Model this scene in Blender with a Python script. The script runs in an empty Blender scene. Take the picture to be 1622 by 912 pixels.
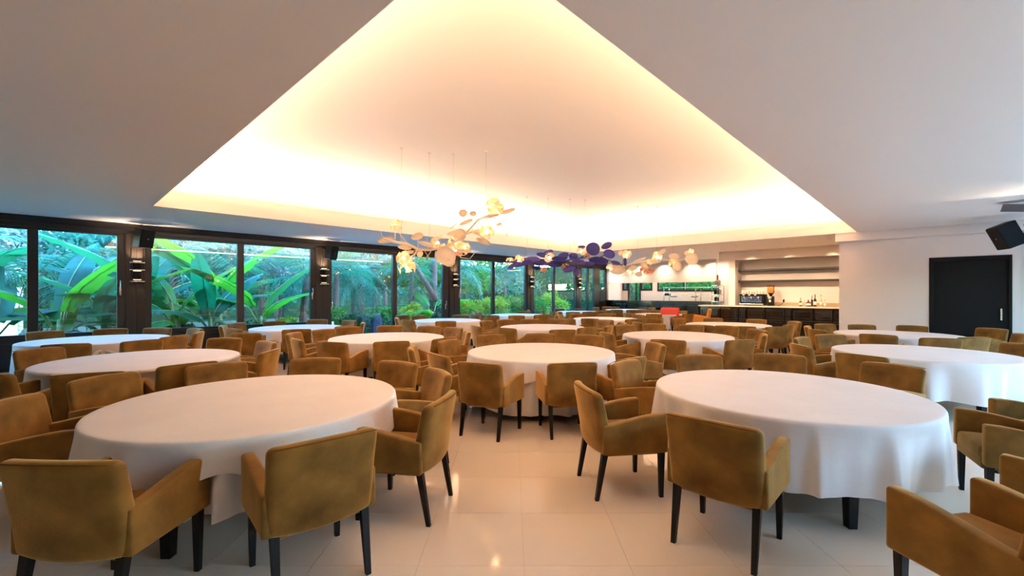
import bpy, bmesh, math, random
from mathutils import Vector, Matrix
import numpy as np

R = math.radians
scene = bpy.context.scene
COL = scene.collection

# ---------------------------------------------------------------- camera
YAW = R(43.8)
cam = bpy.data.cameras.new('camera'); cam_ob = bpy.data.objects.new('camera', cam); COL.objects.link(cam_ob)
cam.sensor_fit = 'HORIZONTAL'; cam.sensor_width = 36.0; cam.lens = 36.0 * 700 / 1622
cam.shift_y = (463.5 - 456) / 1622
cam.clip_start = 0.05; cam.clip_end = 300
cam_ob.location = (0, 0, 1.6); cam_ob.rotation_euler = (R(90), 0, YAW)
scene.camera = cam_ob

# ---------------------------------------------------------------- sky, sun, lamps, exposure
world = bpy.data.worlds.new('sky'); scene.world = world; world.use_nodes = True
wn = world.node_tree; wn.nodes.clear()
sky = wn.nodes.new('ShaderNodeTexSky'); sky.sky_type = 'NISHITA'; sky.sun_disc = False
sky.sun_elevation = R(38); sky.sun_rotation = R(60); sky.air_density = 1.3; sky.dust_density = 0.6; sky.ozone_density = 4.0
bg = wn.nodes.new('ShaderNodeBackground'); bg.inputs['Strength'].default_value = 2.45
wo = wn.nodes.new('ShaderNodeOutputWorld')
hs = wn.nodes.new('ShaderNodeHueSaturation'); hs.inputs['Saturation'].default_value = 1.3   # camera balanced for warm lamps
wn.links.new(sky.outputs[0], hs.inputs['Color']); wn.links.new(hs.outputs[0], bg.inputs[0]); wn.links.new(bg.outputs[0], wo.inputs[0])
sun = bpy.data.lights.new('sun', 'SUN'); sun.energy = 0.7; sun.angle = R(1.5); sun.color = (1.0, 0.93, 0.8)
sun_ob = bpy.data.objects.new('sun', sun); COL.objects.link(sun_ob)
sun_ob.rotation_euler = Vector((-0.42, -0.30, -1.0)).to_track_quat('-Z', 'Y').to_euler()

WARM = (1.0, 0.75, 0.52)
def area_lamp(name, loc, sx, sy, power, color=WARM, rot=(0, 0, 0), spread=180):
    l = bpy.data.lights.new(name, 'AREA'); l.shape = 'RECTANGLE'; l.size = sx; l.size_y = sy
    l.energy = power; l.color = color; l.spread = R(spread)
    o = bpy.data.objects.new(name, l); o.location = loc; o.rotation_euler = rot; COL.objects.link(o); return o
# LED tape lying in the ceiling cove, shining up (tray opening x -10.4..-1.5, y 1.3..14.7)
TX0, TX1, TY0, TY1 = -10.4, -1.5, 1.3, 14.7
COVE = 19.0
area_lamp('cove_led', (TX0 - .45, (TY0 + TY1) / 2, 3.60), .05, TY1 - TY0 + .7, COVE * 13.4, rot=(0, R(180+30), 0))
area_lamp('cove_led', (TX1 + .45, (TY0 + TY1) / 2, 3.60), .05, TY1 - TY0 + .7, COVE * 13.4, rot=(0, R(180-30), 0))
area_lamp('cove_led', ((TX0 + TX1) / 2, TY0 - .45, 3.60), TX1 - TX0 + .7, .05, COVE * 8.9, rot=(R(180-30), 0, 0))
area_lamp('cove_led', ((TX0 + TX1) / 2, TY1 + .45, 3.60), TX1 - TX0 + .7, .05, COVE * 8.9, rot=(R(180+30), 0, 0))

vs = scene.view_settings
scene.display_settings.display_device = 'sRGB'
vs.view_transform = 'Standard'; vs.look = 'None'; vs.gamma = 1.0; vs.use_curve_mapping = False
vs.exposure = 1.30
try:
    scene.cycles.max_bounces = 10; scene.cycles.diffuse_bounces = 5; scene.cycles.glossy_bounces = 4
    scene.cycles.transparent_max_bounces = 24; scene.cycles.transmission_bounces = 4
    scene.cycles.sample_clamp_indirect = 6.0; scene.cycles.caustics_reflective = False; scene.cycles.caustics_refractive = False
    scene.cycles.use_denoising = True
except Exception: pass

# ---------------------------------------------------------------- materials
def lin(c):
    return tuple(((v / 255) / 12.92 if v / 255 <= .04045 else ((v / 255 + .055) / 1.055) ** 2.4) for v in c)
MATS = {}
def mat(name, rgb, rough=.5, metal=0, spec=.5, noise=None, emit=None, sheen=None, trans=None, bump=None, coat=0, coords='Object'):
    """rgb is sRGB 0-255; noise=(scale, rgb2, detail, contrast); bump=(scale, strength)"""
    m = bpy.data.materials.new(name); m.use_nodes = True
    nt = m.node_tree; b = nt.nodes['Principled BSDF']
    c = (*lin(rgb), 1)
    b.inputs['Base Color'].default_value = c; b.inputs['Roughness'].default_value = rough
    b.inputs['Metallic'].default_value = metal; b.inputs['Specular IOR Level'].default_value = spec
    if coat: b.inputs['Coat Weight'].default_value = coat; b.inputs['Coat Roughness'].default_value = .08
    tc = nt.nodes.new('ShaderNodeTexCoord')
    if noise:
        sc, rgb2, det, con = noise
        n = nt.nodes.new('ShaderNodeTexNoise'); n.inputs['Detail'].default_value = det
        if isinstance(sc, tuple):
            mp = nt.nodes.new('ShaderNodeMapping'); mp.inputs['Scale'].default_value = sc
            nt.links.new(tc.outputs[coords], mp.inputs[0]); nt.links.new(mp.outputs[0], n.inputs[0]); n.inputs['Scale'].default_value = 1
        else:
            n.inputs['Scale'].default_value = sc; nt.links.new(tc.outputs[coords], n.inputs[0])
        r = nt.nodes.new('ShaderNodeValToRGB')
        r.color_ramp.elements[0].position = .5 - con; r.color_ramp.elements[1].position = .5 + con
        r.color_ramp.elements[0].color = c; r.color_ramp.elements[1].color = (*lin(rgb2), 1)
        nt.links.new(n.outputs['Fac'], r.inputs[0]); nt.links.new(r.outputs[0], b.inputs['Base Color'])
    if bump:
        n2 = nt.nodes.new('ShaderNodeTexNoise'); n2.inputs['Scale'].default_value = bump[0]; n2.inputs['Detail'].default_value = 4
        nt.links.new(tc.outputs[coords], n2.inputs[0])
        bp = nt.nodes.new('ShaderNodeBump'); bp.inputs['Strength'].default_value = bump[1]; bp.inputs['Distance'].default_value = .02
        nt.links.new(n2.outputs['Fac'], bp.inputs['Height']); nt.links.new(bp.outputs[0], b.inputs['Normal'])
    if emit:
        b.inputs['Emission Color'].default_value = (*lin(emit[0]), 1); b.inputs['Emission Strength'].default_value = emit[1]
    if sheen:
        b.inputs['Sheen Weight'].default_value = sheen[0]; b.inputs['Sheen Tint'].default_value = (*lin(sheen[1]), 1); b.inputs['Sheen Roughness'].default_value = .4
    if trans:
        ts = nt.nodes.new('ShaderNodeBsdfTranslucent'); ts.inputs[0].default_value = (*lin(trans[1]), 1)
        mx = nt.nodes.new('ShaderNodeMixShader'); mx.inputs[0].default_value = trans[0]
        out = nt.nodes['Material Output']
        nt.links.new(b.outputs[0], mx.inputs[1]); nt.links.new(ts.outputs[0], mx.inputs[2]); nt.links.new(mx.outputs[0], out.inputs[0])
    MATS[name] = m
    return m

def glass_mat(name, tint, refl=1.0, rough=0.0):
    m = bpy.data.materials.new(name); m.use_nodes = True; nt = m.node_tree; nt.nodes.clear()
    out = nt.nodes.new('ShaderNodeOutputMaterial'); tr = nt.nodes.new('ShaderNodeBsdfTransparent'); gl = nt.nodes.new('ShaderNodeBsdfGlossy')
    tr.inputs[0].default_value = (*tint, 1); gl.inputs['Roughness'].default_value = rough; gl.inputs[0].default_value = (refl, refl, refl, 1)
    fr = nt.nodes.new('ShaderNodeFresnel'); ge = nt.nodes.new('ShaderNodeNewGeometry')
    mr = nt.nodes.new('ShaderNodeMapRange'); mr.inputs['To Min'].default_value = 1.5; mr.inputs['To Max'].default_value = 1 / 1.5
    nt.links.new(ge.outputs['Backfacing'], mr.inputs['Value']); nt.links.new(mr.outputs[0], fr.inputs[0])   # thin pane: same reflectance from both sides
    mx = nt.nodes.new('ShaderNodeMixShader')
    nt.links.new(fr.outputs[0], mx.inputs[0]); nt.links.new(tr.outputs[0], mx.inputs[1]); nt.links.new(gl.outputs[0], mx.inputs[2]); nt.links.new(mx.outputs[0], out.inputs[0])
    return m

M = {}
M['ceiling'] = mat('ceiling_paint', (232, 219, 207), .42, spec=.35, noise=((.5, .5, 1), (225, 211, 198), 3, .3), coords='Generated')
M['white'] = mat('white_wall_paint', (212, 198, 187), .6, spec=.3)
M['velvet'] = mat('mustard_velvet', (138, 98, 44), .75, spec=.15, noise=(4.5, (88, 57, 21), 6, .19), sheen=(.75, (255, 205, 130)), bump=(60, .08))
M['velvet_dark'] = mat('velvet_piping', (100, 66, 24), .8, spec=.1)
M['velvet_red'] = mat('red_velvet', (214, 78, 62), .8, spec=.15, sheen=(.4, (255, 140, 110)))
M['velvet_orange'] = mat('orange_velvet', (208, 134, 56), .8, spec=.15, sheen=(.4, (255, 190, 110)))
M['blackleg'] = mat('black_lacquered_wood', (20, 16, 13), .55, spec=.25)
M['cloth'] = mat('white_table_linen', (229, 220, 214), .85, spec=.15, noise=(2.2, (221, 211, 204), 4, .25), bump=(5, .3))
M['tile'] = mat('polished_cream_tile', (234, 217, 194), .075, spec=.5, noise=((.9, .35, 1), (226, 207, 182), 6, .35))
M['grout'] = mat('tile_grout', (178, 160, 136), .5)
M['wood'] = mat('dark_wenge_wood', (36, 27, 21), .33, spec=.4, noise=((3, 3, .5), (24, 17, 13), 6, .3))
M['bar_wood'] = mat('black_glossy_cabinet_wood', (13, 10, 9), .16, spec=.6, noise=((.6, 4, 4), (10, 8, 7), 5, .3), coat=.8)
M['frame'] = mat('dark_bronze_window_frame', (24, 20, 19), .4, metal=.1, spec=.5)
M['black'] = mat('matt_black', (15, 15, 16), .6, spec=.2)
M['blackdoor'] = mat('black_stained_door', (19, 16, 14), .65, spec=.18, noise=((3, 3, .5), (13, 11, 10), 6, .3))
M['grille'] = mat('speaker_grille', (24, 23, 24), .8, spec=.2, noise=(160, (18, 18, 18), 2, .2))
M['steel'] = mat('brushed_steel', (190, 188, 184), .25, metal=1)
M['chrome'] = mat('polished_chrome', (225, 222, 216), .08, metal=1)
M['stone'] = mat('pale_stone_counter', (205, 188, 170), .2, noise=(12, (190, 172, 152), 5, .3))
M['brownstone'] = mat('brown_stone_upstand', (176, 146, 116), .35, noise=(14, (160, 130, 102), 4, .3))
M['shelf'] = mat('dark_shelf_wood', (26, 16, 11), .35, noise=((.5, 6, 6), (18, 11, 8), 4, .3))
M['glass'] = glass_mat('window_glass', (.93, .97, .96), 1.0)
M['glow'] = mat('sconce_glow', (255, 235, 200), .5, emit=((255, 214, 160), 1.5))
M['downlight'] = mat('downlight_glow', (255, 240, 215), .5, emit=((255, 224, 180), 9.0))
M['bulb'] = mat('lamp_bulb', (255, 230, 190), .4, emit=((255, 220, 168), 14.0))
M['petal'] = mat('amber_petal', (255, 244, 226), .4, spec=.4, trans=(.55, (255, 240, 218)), emit=((255, 190, 110), .06))  # faint warm emission stands in for bulb light in the petals
M['petal_plain'] = mat('pale_pink_petal', (238, 190, 168), .5, trans=(.4, (240, 190, 160)))
M['cream'] = mat('cream_lacquer', (250, 238, 220), .45, trans=(.4, (250, 238, 220)))
M['indigo'] = mat('indigo_lacquer', (72, 64, 162), .4, noise=(2.5, (46, 40, 118), 3, .25))
M['wire'] = mat('thin_steel_wire', (170, 160, 150), .4, metal=.6)
M['whiteplastic'] = mat('white_ceramic', (222, 200, 180), .25)
M['panelblue'] = mat('polished_machine_panel', (188, 206, 226), .12, metal=.9, noise=(26, (70, 96, 134), 5, .12))  # blue mottling paints the reflected window into the metal colour
M['amber'] = mat('amber_coffee_hopper', (176, 130, 62), .15, trans=(.35, (220, 160, 70)))
M['label'] = mat('pale_bottle_label', (232, 214, 190), .6)
M['darkglass'] = mat('dark_bottle_glass', (58, 26, 14), .1, spec=.6)
M['greenglass'] = mat('green_bottle_glass', (44, 76, 34), .1, spec=.6)
M['pinkglass'] = mat('pink_bottle_glass', (226, 168, 150), .12, trans=(.3, (240, 180, 160)))
M['clearglass'] = mat('clear_bottle_glass', (206, 190, 166), .1, trans=(.45, (225, 205, 175)))
M['shade'] = mat('barn_door_metal', (92, 82, 84), .5, metal=.3)
# outside
M['banana'] = mat('banana_leaf_green', (30, 112, 40), .5, spec=.2, noise=((2, 2, 9), (16, 78, 40), 4, .3), trans=(.4, (84, 170, 40)))
M['banana2'] = mat('banana_leaf_teal', (14, 90, 70), .5, spec=.2, noise=((2, 2, 9), (8, 62, 60), 4, .3), trans=(.35, (30, 140, 84)))
M['stalk'] = mat('green_stalk', (84, 106, 44), .5)
M['palm'] = mat('palm_frond_teal', (16, 88, 70), .5, spec=.2, noise=(3, (10, 62, 44), 3, .3), trans=(.3, (40, 140, 90)))
M['palm2'] = mat('palm_frond_pale', (70, 112, 100), .5, spec=.25, noise=(3, (40, 92, 74), 3, .3), trans=(.3, (100, 160, 120)))
M['bark'] = mat('palm_bark', (84, 70, 62), .85, noise=((6, 6, 20), (54, 46, 40), 5, .25))
M['leafdark'] = mat('dark_shrub_leaf', (14, 60, 28), .6, spec=.2, noise=(2.5, (8, 42, 26), 3, .3), trans=(.25, (30, 100, 30)))
M['leafmid'] = mat('mid_shrub_leaf', (40, 100, 34), .6, spec=.2, noise=(2.5, (24, 74, 30), 3, .3), trans=(.3, (90, 150, 30)))
M['leafyellow'] = mat('lime_shrub_leaf', (112, 140, 26), .6, spec=.2, noise=(2.5, (70, 112, 22), 3, .3), trans=(.3, (150, 180, 30)))
M['leafteal'] = mat('teal_tree_leaf', (24, 92, 80), .6, spec=.2, noise=(1.5, (12, 66, 60), 3, .3), trans=(.3, (60, 150, 110)))
M['leafgrey'] = mat('silver_tree_leaf', (104, 126, 124), .6, spec=.2, noise=(1.5, (66, 100, 96), 3, .3), trans=(.3, (130, 160, 140)))
M['grass'] = mat('lawn', (46, 58, 32), .9, noise=(1.5, (30, 40, 24), 6, .3))
M['paving'] = mat('pale_terrace_paving', (208, 214, 220), .7, noise=(3, (190, 198, 206), 4, .3))  # made pale blue-white to bounce sky light onto the ceiling
M['house'] = mat('white_house_render', (232, 234, 238), .8)
M['slate'] = mat('blue_slate_stone', (30, 40, 58), .6)
M['roof'] = mat('grey_roof', (120, 126, 140), .8)

# ---------------------------------------------------------------- mesh builder
class MB:
    def __init__(s): s.v = []; s.f = []
    def add(s, vs, fs):
        o = len(s.v); s.v += [tuple(v) for v in vs]; s.f += [tuple(i + o for i in f) for f in fs]; return s
    def box(s, x0, x1, y0, y1, z0, z1, Mx=None):
        vs = [Vector((x, y, z)) for z in (z0, z1) for y in (y0, y1) for x in (x0, x1)]
        if Mx is not None: vs = [Mx @ v for v in vs]
        return s.add(vs, [(0, 2, 3, 1), (4, 5, 7, 6), (0, 1, 5, 4), (2, 6, 7, 3), (0, 4, 6, 2), (1, 3, 7, 5)])
    def frustum(s, c0, h0, c1, h1):
        """square post from centre c0 (half size h0) to c1 (half size h1)"""
        vs = [(c[0] + a * h, c[1] + b * h, c[2]) for c, h in ((c0, h0), (c1, h1)) for a, b in ((-1, -1), (1, -1), (1, 1), (-1, 1))]
        return s.add(vs, [(3, 2, 1, 0), (4, 5, 6, 7), (0, 1, 5, 4), (1, 2, 6, 5), (2, 3, 7, 6), (3, 0, 4, 7)])
    def rbox(s, sx, sy, sz, r, n=2, deform=None, nx=1, ny=1, nz=1):
        """rounded box centred on the origin, half sizes sx sy sz"""
        def ticks(h, n_in):
            t = [-h + r * (1 - math.cos(i / n * math.pi / 2)) for i in range(n)]
            m = [-(h - r) + 2 * (h - r) * i / n_in for i in range(n_in + 1)]
            return t + m + [-a for a in reversed(t)]
        T = (ticks(sx, nx), ticks(sy, ny), ticks(sz, nz)); H = (sx, sy, sz)
        idx = {}; vs = []; fs = []
        def vert(p):
            k = tuple(round(c, 6) for c in p)
            if k not in idx:
                q = Vector([max(-(H[i] - r), min(H[i] - r, p[i])) for i in range(3)]); d = Vector(p) - q
                w = q + d.normalized() * r if d.length > 1e-9 else q
                idx[k] = len(vs); vs.append(deform(w) if deform else w)
            return idx[k]
        for ax in range(3):
            u, v = (ax + 1) % 3, (ax + 2) % 3
            for sg in (-1, 1):
                for i in range(len(T[u]) - 1):
                    for j in range(len(T[v]) - 1):
                        q = []
                        for a, b in ((i, j), (i + 1, j), (i + 1, j + 1), (i, j + 1)):
                            p = [0, 0, 0]; p[ax] = sg * H[ax]; p[u] = T[u][a]; p[v] = T[v][b]; q.append(vert(p))
                        fs.append(tuple(q if sg > 0 else reversed(q)))
        return s.add(vs, fs)
    def tube(s, pts, rad, n=6, cap=True):
        pts = [Vector(p) for p in pts]; rr = rad if isinstance(rad, (list, tuple)) else [rad] * len(pts)
        vs = []; fs = []
        for i, p in enumerate(pts):
            d = (pts[min(i + 1, len(pts) - 1)] - pts[max(i - 1, 0)]).normalized()
            a = d.orthogonal().normalized() if i == 0 else (a - d * a.dot(d)).normalized()
            b = d.cross(a)
            vs += [p + (a * math.cos(2 * math.pi * k / n) + b * math.sin(2 * math.pi * k / n)) * rr[i] for k in range(n)]
        for i in range(len(pts) - 1):
            for k in range(n):
                fs.append((i * n + k, i * n + (k + 1) % n, (i + 1) * n + (k + 1) % n, (i + 1) * n + k))
        if cap: fs.append(tuple(reversed(range(n)))); fs.append(tuple(range((len(pts) - 1) * n, len(pts) * n)))
        return s.add(vs, fs)
    def lathe(s, prof, n=16, c=(0, 0, 0)):
        vs = []; fs = []
        for r, z in prof: vs += [(c[0] + r * math.cos(2 * math.pi * k / n), c[1] + r * math.sin(2 * math.pi * k / n), c[2] + z) for k in range(n)]
        for i in range(len(prof) - 1):
            for k in range(n): fs.append((i * n + k, i * n + (k + 1) % n, (i + 1) * n + (k + 1) % n, (i + 1) * n + k))
        fs.append(tuple(reversed(range(n)))); fs.append(tuple(range((len(prof) - 1) * n, len(prof) * n)))
        return s.add(vs, fs)
    def mesh(s, name, m, smooth=False):
        me = bpy.data.meshes.new(name); me.from_pydata(s.v, [], s.f); me.update()
        if m is not None: me.materials.append(m)
        if smooth: me.polygons.foreach_set('use_smooth', [True] * len(me.polygons))
        return me
    def build(s, name, m, parent=None, loc=None, rot=None, smooth=False, bevel=0):
        return obj(name, s.mesh(name, m, smooth), parent, loc, rot, bevel)

def obj(name, me, parent=None, loc=None, rot=None, bevel=0):
    o = bpy.data.objects.new(name, me); COL.objects.link(o)
    if parent: o.parent = parent
    if loc: o.location = loc
    if rot: o.rotation_euler = rot
    if bevel:
        b = o.modifiers.new('bevel', 'BEVEL'); b.width = bevel; b.segments = 2; b.limit_method = 'ANGLE'
    return o
def tag(o, label=None, cat=None, group=None, kind=None):
    if label: o['label'] = label
    if cat: o['category'] = cat
    if group: o['group'] = group
    if kind: o['kind'] = kind
    return o
def thing(name, label, cat, loc=(0, 0, 0), rz=0, group=None):
    o = obj(name, None, None, loc, (0, 0, rz)); o.empty_display_size = .1
    return tag(o, label, cat, group)
def struct(name, b, m, **k):
    return tag(b.build(name, m, **k), kind='structure')
def kids(o): return [c for c in bpy.data.objects if c.parent == o]

# ---------------------------------------------------------------- layout data
TABLES = {
    1: (-3.92, 1.16, 'front left round table'),
    2: (-0.98, 4.44, 'front right round table'),
    3: (-4.16, 4.94, 'round table in mid-picture by the aisle'),
    4: (-0.15, 8.63, 'blue-lit table at the right edge'),
    5: (-0.60, 12.10, 'table by the black sliding door'),
    6: (-3.75, 8.67, 'table right of mid-picture'),
    7: (-4.05, 12.60, 'table before the bar counter'),
    8: (-7.37, 0.84, 'table just behind the front left one'),
    9: (-11.05, 0.60, 'leftmost table under the first window'),
    10: (-7.55, 4.45, 'table left of mid-picture'),
    11: (-11.35, 4.20, 'table under the second window'),
    12: (-11.00, 8.55, 'table beside the glass terrace door'),
    13: (-7.10, 8.50, 'table behind the mid-picture one'),
    14: (-11.70, 12.50, 'table by the fourth window'),
    15: (-7.90, 12.70, 'far table under the blue chandelier'),
    16: (-11.60, 16.50, 'far table by the fifth window'),
    17: (-11.20, 20.00, 'farthest table by the kitchen pass'),
    18: (-7.95, 16.60, 'far table under the second cream chandelier'),
}
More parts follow.
